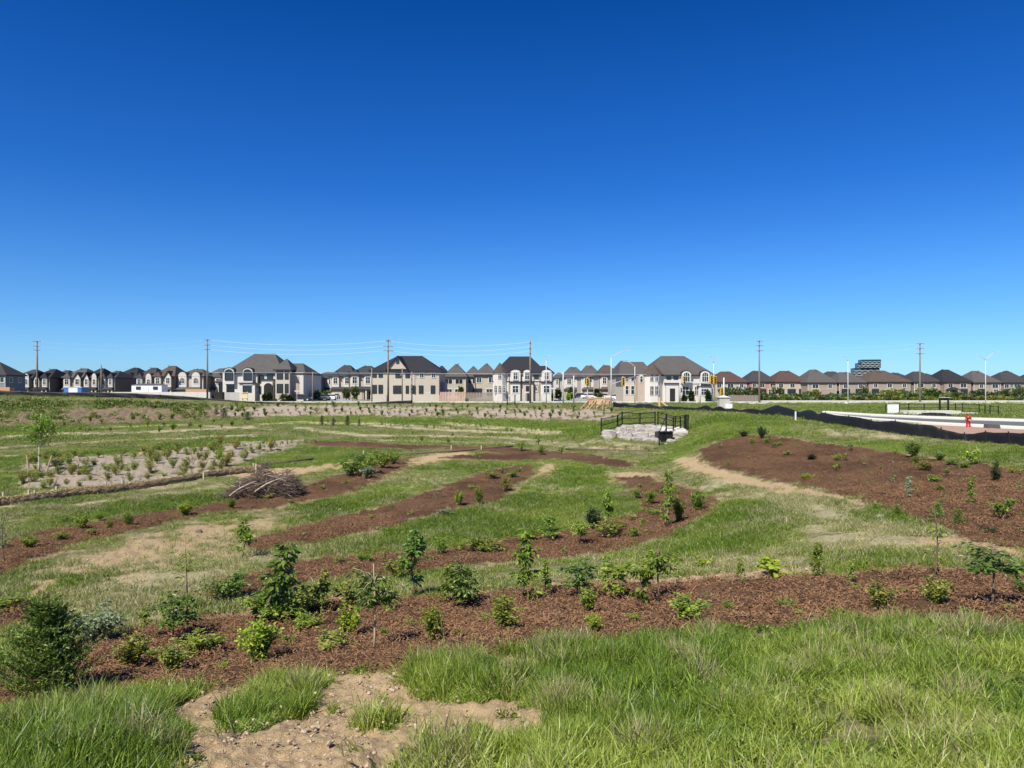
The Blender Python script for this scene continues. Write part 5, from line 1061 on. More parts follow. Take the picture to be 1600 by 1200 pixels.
def band(name, line0, line1, z, mat, th=.0):
    k = MB(); n = len(line0)
    v = [(x, y, float(gz(x, y))+z) for x, y in line0]+[(x, y, float(gz(x, y))+z) for x, y in line1]
    F = [(i, i+1, n+i+1, n+i) for i in range(n-1)]
    if th:
        m = 2*n; v += [(x, y, q-th) for x, y, q in v]; F += [(i+m, i+1+m, i+1, i) for i in range(n-1)]+[(n+i, n+i+1, m+n+i+1, m+n+i) for i in range(n-1)]
    k.add(v, F); return tag(k.obj(name, mat), kind='structure')
XS = np.linspace(-90, 300, 60)
band('main_road', [(x, 143) for x in XS], [(x, 157) for x in XS], .03+0*1, M['asphalt_old'])
band('near_pavement', [(x, 136.6 if x > -8 else 141) for x in XS], [(x, 142.7) for x in XS], .14, M['walk'], .25)
XE = XS[XS > 30]
band('cycle_path', [(x, 126.5) for x in XE], [(x, 136.4) for x in XE], .07, M['walk'], .15)
band('far_pavement', [(x, 157.2) for x in XS if x > 45], [(x, 159) for x in XS if x > 45], .14, M['walk'], .2)
band('left_street', [(W(512, 157), 157), (W(505, 200), 200), (W(503, 260), 260)], [(W(578, 157), 157), (W(545, 200), 200), (W(520, 260), 260)], .04, M['asphalt_old'])
band('right_street', [(W(866, 157), 157), (W(864, 200), 200), (W(870, 280), 280)], [(W(1000, 157), 157), (W(935, 200), 200), (W(896, 280), 280)], .04, M['asphalt_old'])
def rows(L_, dy): return [G(a_, b_+dy)[:2] for a_, b_ in L_]
band('site_road', rows(RU, 0), rows(RL, 0), .03, M['asphalt'])
band('kerb', rows(RU, -2.6), rows(RU, .2), .12, M['walk'], .3)
band('pavement', rows(RL, -.2), rows(RL, 2.2), .12, M['walk'], .3)
quad_sheet('bare_soil_verge', [G(a_, b_)[:2] for a_, b_ in ((1430,663),(1480,666.5),(1520,668.8),(1600,673),(1680,677),(1680,683),(1600,680),(1520,681),(1480,678),(1450,669))], .05, M['redsoil'])
# sidewalk seen through the grass beyond the fenced stone wall
# ------------------------------------------------------------------ utility poles, lamps, signals
def pole_thing(px, top, Y, label, arms, short=False, group='wooden utility poles'):
    a = at(px, Y); h = Zr(top, Y)-a[2]; r = empty('utility_pole', a, 0, label, 'utility pole', group)
    k = MB(); k.tube([(0,0,-.5),(0,0,h)], [.19 if not short else .14, .12 if not short else .10], 8); k.obj('pole', M['wood_pole'], r, True)
    for zr, w in arms:
        z = Zr(zr, Y)-a[2]; k = MB(); k.box(-w, w, -.2, -.08, z-.045, z+.045); k.obj('crossarm', M['wood_pole'], r)
        k = MB(); [k.tube([(s_*w*q, -.14, z+.07),(s_*w*q, -.14, z+.3)], [.045,.03], 6) for s_ in (-1,1) for q in (.95,)]; k.obj('insulators', M['galv'], r)
    return r
def col(px, Y, row): a = at(px, Y); return (a[0], Y, Zr(row, Y))
for px, top, Y, arms, lb in [(58,533,134,[(533.5,.75),(541,.6),(547,.6)],'tall utility pole near the left edge with three crossarms'),(324,530,136,[(531,.5),(539,.5),(546,.5)],'tall utility pole beside the large white stucco house'),
    (606.5,530,136,[(532,.5),(541,.9),(548,.9)],'tall utility pole in front of the gabled pink brick house'),(828.5,532,136,[(536,.25),(544,.25),(552,.25)],'tall utility pole in front of the white stone house'),
    (1186.5,532,136,[(533,.7),(540,.7),(548,.7)],'tall utility pole before the red brick house'),(1437.5,536,138,[(537,.75),(544.5,.75),(552.5,.75)],'tall utility pole between the black-roofed houses at right')]:
    pole_thing(px, top, Y, lb, arms)
for px, top, Y, lb in [(158,570,140,'short wooden pole among the left row houses'),(628.5,575,142,'short pole at the middle of the pink brick house'),(643.5,581,141,'dark short pole right of the middle of the pink brick house'),
     (488.5,581,150,'thin wooden pole right of the white stucco house'),(581,575,146,'thin pole at the left corner of the gabled pink brick house')]:
    pole_thing(px, top, Y, lb, [(top+12, .3)] if px == 628.5 else [], True)
def sag(a, b, s_, n=14): return [tuple(np.array(a)*(1-t)+np.array(b)*t-np.array([0,0,s_*4*t*(1-t)])) for t in np.linspace(0, 1, n)]
M['wire'] = plain('bright_wire', (.6,.68,.75), .4, .02)
for x0, x1, rows in [(324,606.5,[(531,532.5),(539,540.5),(546,547.5)]),(606.5,828.5,[(533,534),(541,541.5),(548,548.5)]),(828.5,1186.5,[(535,533)]),(1186.5,1437.5,[(533,537),(540,544)]),(58,324,[(533,531),(541,539)])]:
    for r0, r1 in rows:
        vis = x0 in (324, 606.5); k = MB(); k.tube(sag(col(x0,136,r0), col(x1,136,r1), .9), .028 if vis else .007, 4)
        tag(k.obj('overhead_wire', M['wire']), 'thin pale overhead wire strung between the tall utility poles', 'wire', 'overhead wires')
for r0 in (583.0,):
    k = MB(); k.tube(sag(col(324,141,582), col(1010,141,585), .0, 8), .022, 4); tag(k.obj('overhead_wire', M['wire']), 'lowest pale cable crossing in front of the house eaves', 'wire', 'overhead wires')
def lamp(px, top, base, Y, label, arms, r0=.09):
    a = at(px, Y); h = Zr(top, Y)-a[2]; r = empty('street_lamp', a, 0, label, 'street lamp', 'pale steel street lamps')
    k = MB(); k.tube([(0,0,-.3),(0,0,h)], [r0, r0*.7], 8); k.obj('pole', M['galv'], r, True)
    for tx, ty in arms:
        dx = W(tx, Y)-a[0]; z = Zr(ty, Y)-a[2]; k = MB(); k.tube(curve_pts((0,0,h-.1), (dx,0,z), (0,0,.12), 6), [.07,.06,.055,.05,.045,.04], 6); k.obj('arm', M['galv'], r, True)
        k = MB(); s_ = 1 if dx > 0 else -1; k.box(min(dx-.1*s_, dx+.75*s_), max(dx-.1*s_, dx+.75*s_), -.16, .16, z-.02, z+.08); k.obj('lamp_head', M['galv'], r)
    return r
lamp(955, 558, 636, 118, 'tall lamp with a long arm curving right above the right-hand street', [(977,548)], .10)
lamp(992, 572, 628, 132, 'lamp left of the turret with an arm to the left', [(980,565)])
lamp(1115, 566, 631, 130, 'lamp at the right corner of the big corner house', [(1110,556),(1117,560)])
lamp(1325, 563, 631, 130, 'lamp left of the striped tower with a short arm', [(1318,556)])
lamp(1540, 562, 631, 130, 'two-armed lamp near the right edge', [(1530,555),(1555,550)])
lamp(853.5, 562, 630, 131, 'slim pale pole in front of the white stone house', [(853.9,556)], .09)
for px, top, lb in [(880,582,'left of two short pale poles at the right-hand street'),(896.5,587,'right of two short pale poles at the right-hand street'),(1094,598,'pale short pole before the right half of the corner house'),(1062.5,598,'pale short pole at the entrance of the corner house')]:
    a = at(px, 131); k = MB(); k.tube([(0,0,-.3),(0,0,Zr(top,131)-a[2])], [.12,.10], 8); tag(k.obj('steel_pole', M['galv'], None, True, a), lb, 'pole')
def signal(px, row, Y, label, n=3, face=0):
    r = empty('traffic_signal', (W(px, Y), Y, Zr(row, Y)), face, label, 'traffic signal', 'yellow traffic signals')
    k = MB(); k.box(-.27, .27, -.12, .12, -.72, .72); k.obj('housing', M['yellow'], r)
    for i in range(3):
        k = MB(); k.tube([(0,-.12,.44-i*.44),(0,-.32,.44-i*.44)], [.14,.16], 8, cap=False); k.obj('visor', M['yellow'], r)
        k = MB(); k.tube([(0,-.13,.44-i*.44),(0,-.16,.44-i*.44)], .15, 8); k.obj('lens', M['black'], r)
    k = MB(); k.box(-.05, .05, .12, .4, -.9, .9); k.obj('bracket', M['galv'], r)
for px, row, Y, lb in [(918,597,131,'yellow signal left of the tall street lamp'),(973.5,596,126,'yellow signal hanging from the mast arm right of the tall lamp'),(1069,594,131,'yellow signal before the corner house middle'),(1111.5,593,129.6,'left of two yellow signals at the right corner'),(1116.8,594,129.2,'right of two yellow signals at the right corner'),(1127.5,612,131,'small low yellow signal by the grey pillar')]: signal(px, row, Y, lb)
def mast(a, b, label):
    k = MB(); k.tube([a, b], [.10,.06], 6); tag(k.obj('mast_arm', M['galv'], None, True), label, 'mast arm')
mast(col(993,132,588), (W(957,126),126,Zr(600,126)), 'mast arm slanting left from the turret lamp'); mast(col(1115,130,600), (W(1063,131),131,Zr(596,131)), 'mast arm reaching left from the right corner lamp')
k = MB(); k.tube([(0,0,-.3),(0,0,Zr(600,131)+2.3)], .08, 6); tag(k.obj('signal_post', M['galv'], None, True, at(918, 131.4)), 'short post carrying the left yellow signal', 'post')
# grey utility pillar with a white cabinet
a = G(1130.5, 638); r = empty('utility_pillar', a, 0, 'grey stone pillar with a sloped cap behind the black silt fence', 'pillar')
Yp = a[1]; k = MB(); w = 8/FPX*Yp; hh = 17/FPX*Yp; k.box(-w, w, -.5, .5, -.3, hh); k.obj('shaft', H['grey'], r)
k = MB(); k.hip(-w-.12, w+.12, -.62, .62, hh, .25, .3, 'x'); k.obj('cap', H['conc'], r)
k = MB(); k.box(-.0, w+.2, -.95, -.55, -.2, hh*.42); tag(k.obj('white_cabinet', M['white'], None, loc=a), 'white cabinet in front of the grey stone pillar', 'cabinet')
a = at(1131, 131); k = MB(); k.tube([(0,0,-.2),(0,0,Zr(590,131)-a[2])], [.16,.13], 8); tag(k.obj('steel_pole', M['galv'], None, True, a), 'thick pale post standing behind the grey pillar', 'pole')
# ------------------------------------------------------------------ cars
carpaint = {c: plain('car_paint_'+c, v, .3, .04, 2, .6) for c, v in (('white',(.75,.76,.78)),('dark',(.03,.035,.05)),('silver',(.4,.42,.45)))}
def car(px, Y, yaw, colr, label, suv=False):
    r = empty('car', (W(px, Y), Y, -2.28), yaw, label, 'car', 'parked cars'); hh = 1.75 if suv else 1.45; L = 2.25
    side = [(-L,.35),(-L,.85),(-L+.1,.98),(-1.55,1.0),(1.15,1.0),(L-.25,.86),(L,.65),(L,.35)]
    k = MB(); k.prism(side, -.88, .88); k.obj('body', carpaint[colr], r)
    cab = [(-1.95 if suv else -1.5,1.0),(-1.75 if suv else -.95,hh),(.35,hh),(1.15,1.0)]
    k = MB(); k.prism(cab, -.78, .78); k.obj('cabin', M['glass'], r)
    k = MB(); k.prism([(cab[1][0]-.08,hh-.06),(cab[1][0],hh+.03),(.35,hh+.03),(.45,hh-.06)], -.74, .74); k.obj('roof', carpaint[colr], r)
    for sx in (-1.4, 1.4):
        for sy in (-.8, .8):
            k = MB(); k.tube([(sx,sy-.12,.33),(sx,sy+.12,.33)], .33, 12); w_ = k.obj('wheel', M['rubber'], r)
            k = MB(); k.tube([(sx,sy-.13,.33),(sx,sy+.13,.33)], .19, 8); k.obj('rim', M['galv'], w_)
    for sy in (-.6, .6): k = MB(); k.box(L-.08, L+.02, sy-.16, sy+.16, .62, .76); k.obj('headlight', M['white'], r)
for i, (px, Y, yw, c, lb, sv) in enumerate([(518,170,1.75,'white','white car parked at the end of the left street',False),(507,166,1.6,'dark','dark blue car beside the white car on the left street',False),(524,195,1.6,'silver','silver car farther up the left street',False),
    (470,158,.2,'dark','dark car in the shade beside the white stucco house',False),(966,166,.1,'white','white car with black windows left of the turret house',False),(995,156,.05,'white','white pickup-like car in front of the brick side wall',True),
    (943,190,.3,'white','white car farther up the right-hand street',False),(921,205,.4,'white','far white car on the right-hand street',False),(908,215,.5,'dark','far dark car on the right-hand street',False)]): car(px, Y, yw, c, lb, sv)
a = at(1006, 154.5); k = MB(); [k.ellips((q*.55, 0, .75), (.5,.6,.75), 7, 5, 0, .2, R) for q in (-2,-1,0,1,2)]; tag(k.obj('clipped_hedge', M['needle_dark'], None, loc=a), 'dark clipped hedge right of the white pickup-like car', 'hedge')
# ------------------------------------------------------------------ site things left of the picture
def box_thing(name, px0, px1, r0, r1, Y, dep, mat, label, cat, z0=None):
    x0, x1 = W(px0, Y), W(px1, Y); k = MB(); k.box(-(x1-x0)/2, (x1-x0)/2, 0, dep, -.4, Zr(r0, Y)-Zr(r1, Y))
    o = k.obj(name, mat, None, loc=((x0+x1)/2, Y, Zr(r1, Y))); return tag(o, label, cat)
Y = 146; r = empty('site_trailer', (W(229, Y), Y, Zr(615, Y)), 0, 'white site trailer with two small windows behind the bank', 'trailer')
w = pxh(205, 252, Y)/2; h = Zr(601.5, Y)-Zr(615, Y); k = MB(); k.box(-w, w, 0, 2.6, -.3, h); k.obj('body', M['white'], r); k = MB(); k.hip(-w-.1, w+.1, -.1, 2.7, h, .3, 2*w-2, 'x'); k.obj('roof', H['r_grey'], r)
for q in (-1.6, 1.75): window(r, q, 0, h*.5, .8, .5, False, 'dframe', 0, 0, 0, .04)
k = MB(); k.box(-.35, .35, -.05, .02, -.3, h*.8); k.obj('door', M['white'], r)
r = empty('container_cabin', (W(112, Y), Y, Zr(614, Y)), 0, 'blue and white container cabin behind the bank on the left', 'container')
for q, (a0, a1, mt) in enumerate([(100,107,plain('blue_paint',(.06,.16,.42),.5)),(107,121,M['white']),(121,127,bpy.data.materials['blue_paint'])]):
    k = MB(); k.box(W(a0,Y)-W(112,Y), W(a1,Y)-W(112,Y), 0, 2.4, -.3, Zr(605.5,Y)-Zr(614,Y)); k.obj('panel', mt, r)
k = MB(); k.box(W(99,Y)-W(112,Y), W(128,Y)-W(112,Y), -.1, 2.5, Zr(605.4,Y)-Zr(614,Y), Zr(604.6,Y)-Zr(614,Y)); k.obj('roof', M['white'], r)
for i in range(8):
    a0 = 172+i*19.5
    box_thing('concrete_barrier', a0, a0+19.2, 612.5, 622, 141, .6, H['conc'], 'pale concrete barrier segment in the line left of the white stucco house', 'barrier')['group'] = 'pale concrete barriers'
box_thing('brick_stack', -6, 15, 605, 613, 150, 1.5, M['orangewood'], 'orange brick stack by the left edge house', 'brick stack')
box_thing('lumber_stack', 290, 322, 608, 613, 150, 1.5, M['orangewood'], 'stack of pinkish timber behind the concrete barriers', 'timber stack')
box_thing('utility_cabinet', 331, 347, 612.5, 624, 142, 1.2, M['doord'], 'dark grey utility cabinet at the left corner of the white stucco house', 'cabinet')
# yellow board
def braced_sign(px, r0, r1, rb, Y, wpx, mat, label, braces=-1, name='hoarding_sign'):
    a = at(px, Y); r = empty(name, a, 0, label, 'sign'); w = wpx/FPX*Y/2; z0, z1 = Zr(r1, Y)-a[2], Zr(r0, Y)-a[2]
    k = MB(); k.box(-w, w, -.05, .02, z0, z1); k.obj('board', mat, r)
    for s_ in (-1, 1):
        k = MB(); k.box(s_*w*.82-.07, s_*w*.82+.07, .02, .16, -.4, z1+.15); k.obj('post', mat, r)
        if braces: k = MB(); k.bar((s_*w*.82, .0, z1*.8), (s_*w*.82+braces*1.5, -1.6, 0-.1), .10); k.obj('brace', M['newwood'], r)
    for zz in (z0+.08, z1-.1): k = MB(); k.box(-w*1.05, w*1.05, -.12, -.05, zz-.05, zz+.05); k.obj('rail', M['newwood'], r)
    return r
M['yellowboard'] = plain('yellow_board', (.70,.56,.30), .7, .06)
braced_sign(382.5, 613.5, 623, 629, 131, 9, M['yellowboard'], 'yellow site notice board on splayed legs by the stucco house', 0)
braced_sign(924, 622, 632, 636, 122, 10, M['orangewood'], 'left of three orange wooden hoardings with raking props')
braced_sign(937, 621, 632, 637, 120, 12, M['newwood'], 'middle paler one of three wooden hoardings with raking props')
braced_sign(950, 621.5, 632, 636, 122, 9, M['orangewood'], 'right of three orange wooden hoardings with raking props')
o = braced_sign(1031, 622, 634, 640, 96, 20, M['newwood'], 'wooden hoarding seen edge-on with raking props above the fenced wall'); o.rotation_euler[2] = 1.35
a = at(800, 127); r = empty('black_frame_sign', a, 0, 'black two-legged sign frame on the grass before the white stone house', 'sign')
k = MB(); k.box(W(794,127)-a[0], W(806,127)-a[0], -.03, .03, Zr(619,127)-a[2], Zr(616.5,127)-a[2]); k.obj('panel', M['galv'], r)
for q in (792.6, 804.6): k = MB(); k.box(W(q,127)-a[0]-.09, W(q,127)-a[0]+.09, -.09, .09, -.3, Zr(617,127)-a[2]); k.obj('leg', M['black'], r)
for px, top, lb in [(464,610,'thin street-name post beside the stucco house'),(669,612,'thin white post before the pink brick house'),(823,612,'thin marker post before the white stone house'),(865,606,'slim pale post left of the two short poles')]:
    a = at(px, 140); r = empty('sign_post', a, 0, lb, 'sign post'); k = MB(); k.tube([(0,0,-.2),(0,0,Zr(top,140)-a[2])], .045, 6); k.obj('post', M['galv'], r)
    k = MB(); k.box(-.45, .45, -.03, .03, Zr(top,140)-a[2]-.25, Zr(top,140)-a[2]); k.obj('plate', M['galv'], r)
# wooden privacy fence and brown noise wall
def board_fence(px0, px1, r0, Y, mats, label, n, name='wooden_fence'):
    x0, x1 = W(px0, Y), W(px1, Y); b = at((px0+px1)/2, Y); h = Zr(r0, Y)-b[2]; r = empty(name, ((x0+x1)/2, Y, b[2]), 0, label, 'fence'); w = (x1-x0)
    for i in range(n):
        a0 = -w/2+w*i/n; k = MB(); m = 9
        for j in range(m): q = a0+w/n*j/m; k.box(q+.01, q+w/n/m-.01, -.02+.012*(j % 2), .03, -.2, h-.12)
        k.box(a0, a0+w/n-.02, -.06, .05, h-.12, h-.03); k.obj('fence_panel', mats[i % len(mats)], r)
        k = MB(); k.box(a0-.06, a0+.06, -.07, .07, -.3, h+.05); k.obj('post', mats[0], r)
pk = plain('pink_stained_boards', (.55,.38,.30), .85, .12, 3); gb = plain('grey_brown_boards', (.30,.25,.20), .85, .12, 3); lb2 = plain('tan_boards', (.50,.40,.30), .85, .12, 3)
board_fence(688, 727, 612.5, 149, [pk, pk, lb2, pk], 'pinkish part of the tall wooden fence right of the pink brick house', 9)
board_fence(727.5, 771, 613.5, 150, [gb], 'grey-brown part of the tall wooden fence left of the white stone house', 10)
board_fence(1139, 1185, 617.5, 148, [plain('brown_wall_panels', (.27,.22,.18), .9, .1, 2)], 'brown panel wall left of the tall utility pole', 10, 'panel_wall')
# ------------------------------------------------------------------ hedge line and street trees
def bushy(name, px, Y, wpx, hpx, leaf, label, cat, group=None, nl=420, base=None, trunk=False):
    a = at(px, Y) if base is None else (W(px, Y), Y, Zr(base, Y)); w = wpx/FPX*Y/2; h = hpx/FPX*Y; r = empty(name, a, R.uniform(0,6), label, cat, group)
    C = []; n = nl; v = rng.normal(0, 1, (n, 3)); v /= np.linalg.norm(v, axis=1, keepdims=True)
    lob = 1+.35*np.sin(v[:,0]*5+px)*np.cos(v[:,1]*4+px*2)+.2*np.sin(v[:,2]*7+px)
    z0 = .25*h if trunk else 0; C = v*np.array([w*.85, w*.7, (h-z0)*.5])*(lob*rng.uniform(.45, 1.05, n))[:,None]+np.array([0,0,z0+(h-z0)*.5]); C[:,2] = np.maximum(C[:,2], .05)
    k = MB(); leaf_cloud(k, C, v+np.array([0,0,.2]), .55 if not name.endswith('tree') else .42, .7); k.obj('crown' if trunk else 'foliage', M[leaf], r)
    k = MB(); k.tube([(0,0,-.3),(0.05,0,h*.55)], [.09,.05], 6); k.obj('trunk' if trunk else 'stem', M['bark'], r)
M['hedge_a'] = leafmat('hedge_leaves', (.045,.08,.022), (.14,.20,.055), .2, .6); M['hedge_b'] = leafmat('hedge_leaves_olive', (.06,.08,.03), (.15,.18,.07), .2, .6)
g = random.Random(5); px = 1146
while px < 1612:
    w_ = g.uniform(10, 24); Yb = g.uniform(164, 180); hh = g.choice([6,8,9,11,13,16,19])*g.uniform(.85,1.1) if px > 1190 else g.uniform(12, 16)
    if abs(px-1160) < 30: Yb = 152+g.uniform(0, 3); hh = 19
    bushy('hedge_bush', px, Yb, w_*1.5, hh, g.choice(['hedge_a','hedge_a','hedge_b','leaf_olive']), 'leafy green bush in the hedge line before the right-hand houses', 'bush', 'bushes in the hedge line'); px += w_*g.uniform(.6,1.1)
for i in range(34):
    bushy('low_weed_bush', 1195+i*12.4+g.uniform(-4,4), g.uniform(160.5, 163), g.uniform(8,26), g.uniform(2.5, 7), g.choice(['hedge_b','leaf_olive','hedge_a']), 'low weedy bush along the foot of the hedge line', 'bush', 'weedy bushes at the hedge foot', 150)
for px, Y, w_, hh, lf, lb in [(541,176,13,17,'hedge_a','dark round tree beside the left street'),(497,165,16,13,'hedge_b','light green bush tree near the white car'),(555,160,11,20,'hedge_a','small tree before the pale house left of the pink brick house'),(511,185,18,12,'hedge_a','dark tree at the head of the left street'),
    (893,172,13,19,'hedge_a','dark leafy tree behind the two short pale poles'),(888,168,5,9,'leaf_bright','bright yellow-green small tree behind the short poles'),(933,185,8,16,'needle_dark','dark narrow tree on the right-hand street'),(938,170,7,9,'hedge_a','small tree before the white gabled house'),
    (720,160,8,21,'hedge_a','narrow green tree rising behind the wooden fence'),(861,158,6,12,'hedge_a','reddish-green small tree at the right of the white stone house'),(873,165,9,16,'leaf_olive','brownish tree between the white stone house and the street')]:
    bushy('street_tree', px, Y, w_, hh, lf, lb, 'tree', None, 500, None, True)
for px, w_, hh, lb in [(1080,5,17,'left dark cypress at the corner house wall'),(1069,4,8,'small cypress left of the corner house window'),(1107,5,15,'right dark cypress at the corner house wall'),(421,5,13,'dark shrub left of the stucco house entrance'),(444,12,9,'low green shrubs under the tower bay'),(455,10,7,'low green hedge at the brick panel'),(414,5,10,'dark shrub right under the arched entrance')]:
    bushy('foundation_shrub', px, 150.3 if px > 1000 else 157, w_, hh, 'needle_dark' if px != 444 else 'hedge_b', lb, 'shrub', None, 260)
# ------------------------------------------------------------------ silt fences
M['silt'] = plain('black_silt_fabric', (.012,.012,.014), .6, .4, 3, .3)
def silt(top, bot, label, dep=None, step=4, name='silt_fence'):
    tx = np.array([p[0] for p in top]); ty = np.array([p[1] for p in top]); bx = np.array([p[0] for p in bot]); by = np.array([p[1] for p in bot])
    r = empty(name, (0,0,0), 0, label, 'silt fence'); pxs = np.arange(tx[0], tx[-1]+.1, step); rows = []
    for i, p in enumerate(pxs):
        b_ = np.interp(p, bx, by); t_ = np.interp(p, tx, ty)
        if dep is None: x, y, z = G(p, b_)
        else: y = dep; x = W(p, y); z = Zr(b_, y)
        rows.append((x, y, z, Zr(t_, y)))
    ys = np.array([q[1] for q in rows]); ker = np.ones(9)/9; ysm = np.convolve(np.pad(ys, 4, 'edge'), ker, 'valid')
    k = MB(); v = []; n = len(rows)
    for i, (x, y, z, zt) in enumerate(rows):
        y2 = ysm[i]; u = x/y; x2 = u*y2; zb = float(gz(x2, y2)) if dep is None else z; zt2 = zt/y*y2 if dep is None else zt
        for j in range(5):
            t = j/4; wv = math.sin(i*1.3)*.05+math.sin(i*.57+j)*.07; v.append((x2, y2+wv*(1-abs(t-.5)), (zb-.12)*(1-t)+(zb+(max(zt2, zb+.25)-zb)*((.74+.32*abs(math.cos(i*.29+math.sin(i*.11)*1.5))) if step == 3 and i < 110 else (.95+.05*abs(math.cos(i*.23)))))*t))
    F = [(5*i+j, 5*i+5+j, 5*i+6+j, 5*i+1+j) for i in range(n-1) for j in range(4)]; k.add(v, F)
    o = k.obj('fabric', M['silt'], r, True); md = o.modifiers.new('t', 'SOLIDIFY'); md.thickness = .01
    for i in range(2, n, max(2, int(38/step))):
        p = v[5*i+4]; q = v[5*i]; k = MB(); k.bar((q[0], q[1]-.06, q[2]), (p[0]+R.uniform(-.05,.1), p[1]-.06, p[2]+.07), .045); k.obj('stake', M['doord'], r)
silt([(-10,609),(0,610),(60,612),(100,613),(140,612.5),(200,614),(240,616),(290,619),(330,622.5),(370,626),(400,628)], [(-10,618),(100,619),(200,620),(290,624),(330,628),(400,632)], 'long black silt fence along the crest of the left bank', 129.5)
silt([(400,627.5),(440,628),(480,629.5),(520,632),(545,632),(570,629),(600,627.5),(648,625),(700,625.5),(720,626)][:8]+[(643,625),(644,625)], [(400,632),(540,634.5),(600,633),(644,632)], 'black silt fence before the stucco and pink brick houses', 130.5)
silt([(958,628),(970,629.5),(978,631),(986,633.5),(997,630),(1006,632),(1016,631),(1025,634),(1040,633),(1052,635),(1073,637),(1090,636),(1105,633.5),(1114,637),(1125,635),(1137,638.5),(1160,639.5),(1190,638.5),(1213,633.5),(1225,637),(1240,639.5),(1270,642),(1300,647),(1320,650),(1345,652),(1370,659),(1393,656.5),(1420,662),(1440,663),(1456,664.5),(1480,672.5),(1500,677),(1520,677.5),(1540,674.5),(1570,676),(1600,676),(1650,677)],
     [(958,636),(1000,638),(1060,642),(1105,643),(1150,645),(1195,648),(1240,653),(1280,660),(1330,667),(1380,675),(1430,682),(1480,687),(1530,691),(1600,698),(1650,703)], 'long wavy black silt fence running from the hoardings to the right edge', None, 3)
a = G(1324.5+0, 660); k = MB(); k.box(-.045, .045, -.045, .045, -.2, 16/FPX*a[1]); a = G(1243, 658); tag(k.obj('marker_stake', M['white'], None, loc=a), 'white marker stake in front of the black silt fence', 'stake')
# ------------------------------------------------------------------ hydrant and things on the site road
a = G(1513, 670.5); a = (W(1513, 47), 47, float(gz(W(1513,47), 47))+.03); r = empty('fire_hydrant', a, 0, 'red fire hydrant standing beyond the silt fence near the right edge', 'fire hydrant'); s_ = 21.5/FPX*47/.95
k = MB(); k.tube([(0,0,z*s_) for z in (0,.03,.04,.10,.11,.62,.63,.68,.69,.74,.80,.84)], [q*s_ for q in (.21,.21,.15,.15,.135,.135,.19,.19,.15,.14,.09,.03)], 14); k.obj('barrel', M['red'], r, True)
cp = plain('hydrant_cap_pink', (.62,.22,.16), .5, .1)
k = MB(); k.tube([(0,0,.86*s_-.02),(0,0,.92*s_)], [.05*s_,.04*s_], 6); k.obj('top_nut', M['red'], r)
for s1 in (-1,1): k = MB(); k.tube([(s1*.10*s_,0,.56*s_),(s1*.22*s_,0,.56*s_)], .06*s_, 10); k.obj('side_outlet', cp, r)
k = MB(); k.tube([(0,-.12*s_,.50*s_),(0,-.25*s_,.50*s_)], .09*s_, 10); k.obj('front_outlet', cp, r)
a = (W(1550, 46.2), 46.2, float(gz(W(1550,46.2), 46.2))); k = MB(); k.prism([(-.42,0),(.42,0),(.36,.26),(-.38,.30)], -.2, .2); tag(k.obj('concrete_block', H['dark'], None, loc=a), 'dark brown block lying on the soil right of the hydrant', 'block')
for px, Y, h, lb in [(1568,46.5,.1,'small'),]: pass
Ys = 72.0
def zb(px, Y): return float(gz(W(px, Y), Y))
a = at(1395.5, Ys); r = empty('site_notice_board', a, 0, 'white notice board on legs beside the black mesh fence', 'sign'); w = 8.6/FPX*Ys
k = MB(); k.box(-w, w, -.03, .03, .12, Zr(632,Ys)-a[2]); k.obj('board', M['white'], r)
for s_ in (-1,1): k = MB(); k.box(s_*w*.9-.04, s_*w*.9+.04, .03, .11, -.3, Zr(632,Ys)-a[2]); k.obj('leg', M['galv'], r)
txt = MB(); [txt.box(-w*.7, w*(.7-.3*(i % 3 == 2)), -.036, -.031, .5+i*.13, .515+i*.13) for i in range(5)]; txt.obj('text_lines', plain('grey_print', (.45,.45,.48), .7), r)
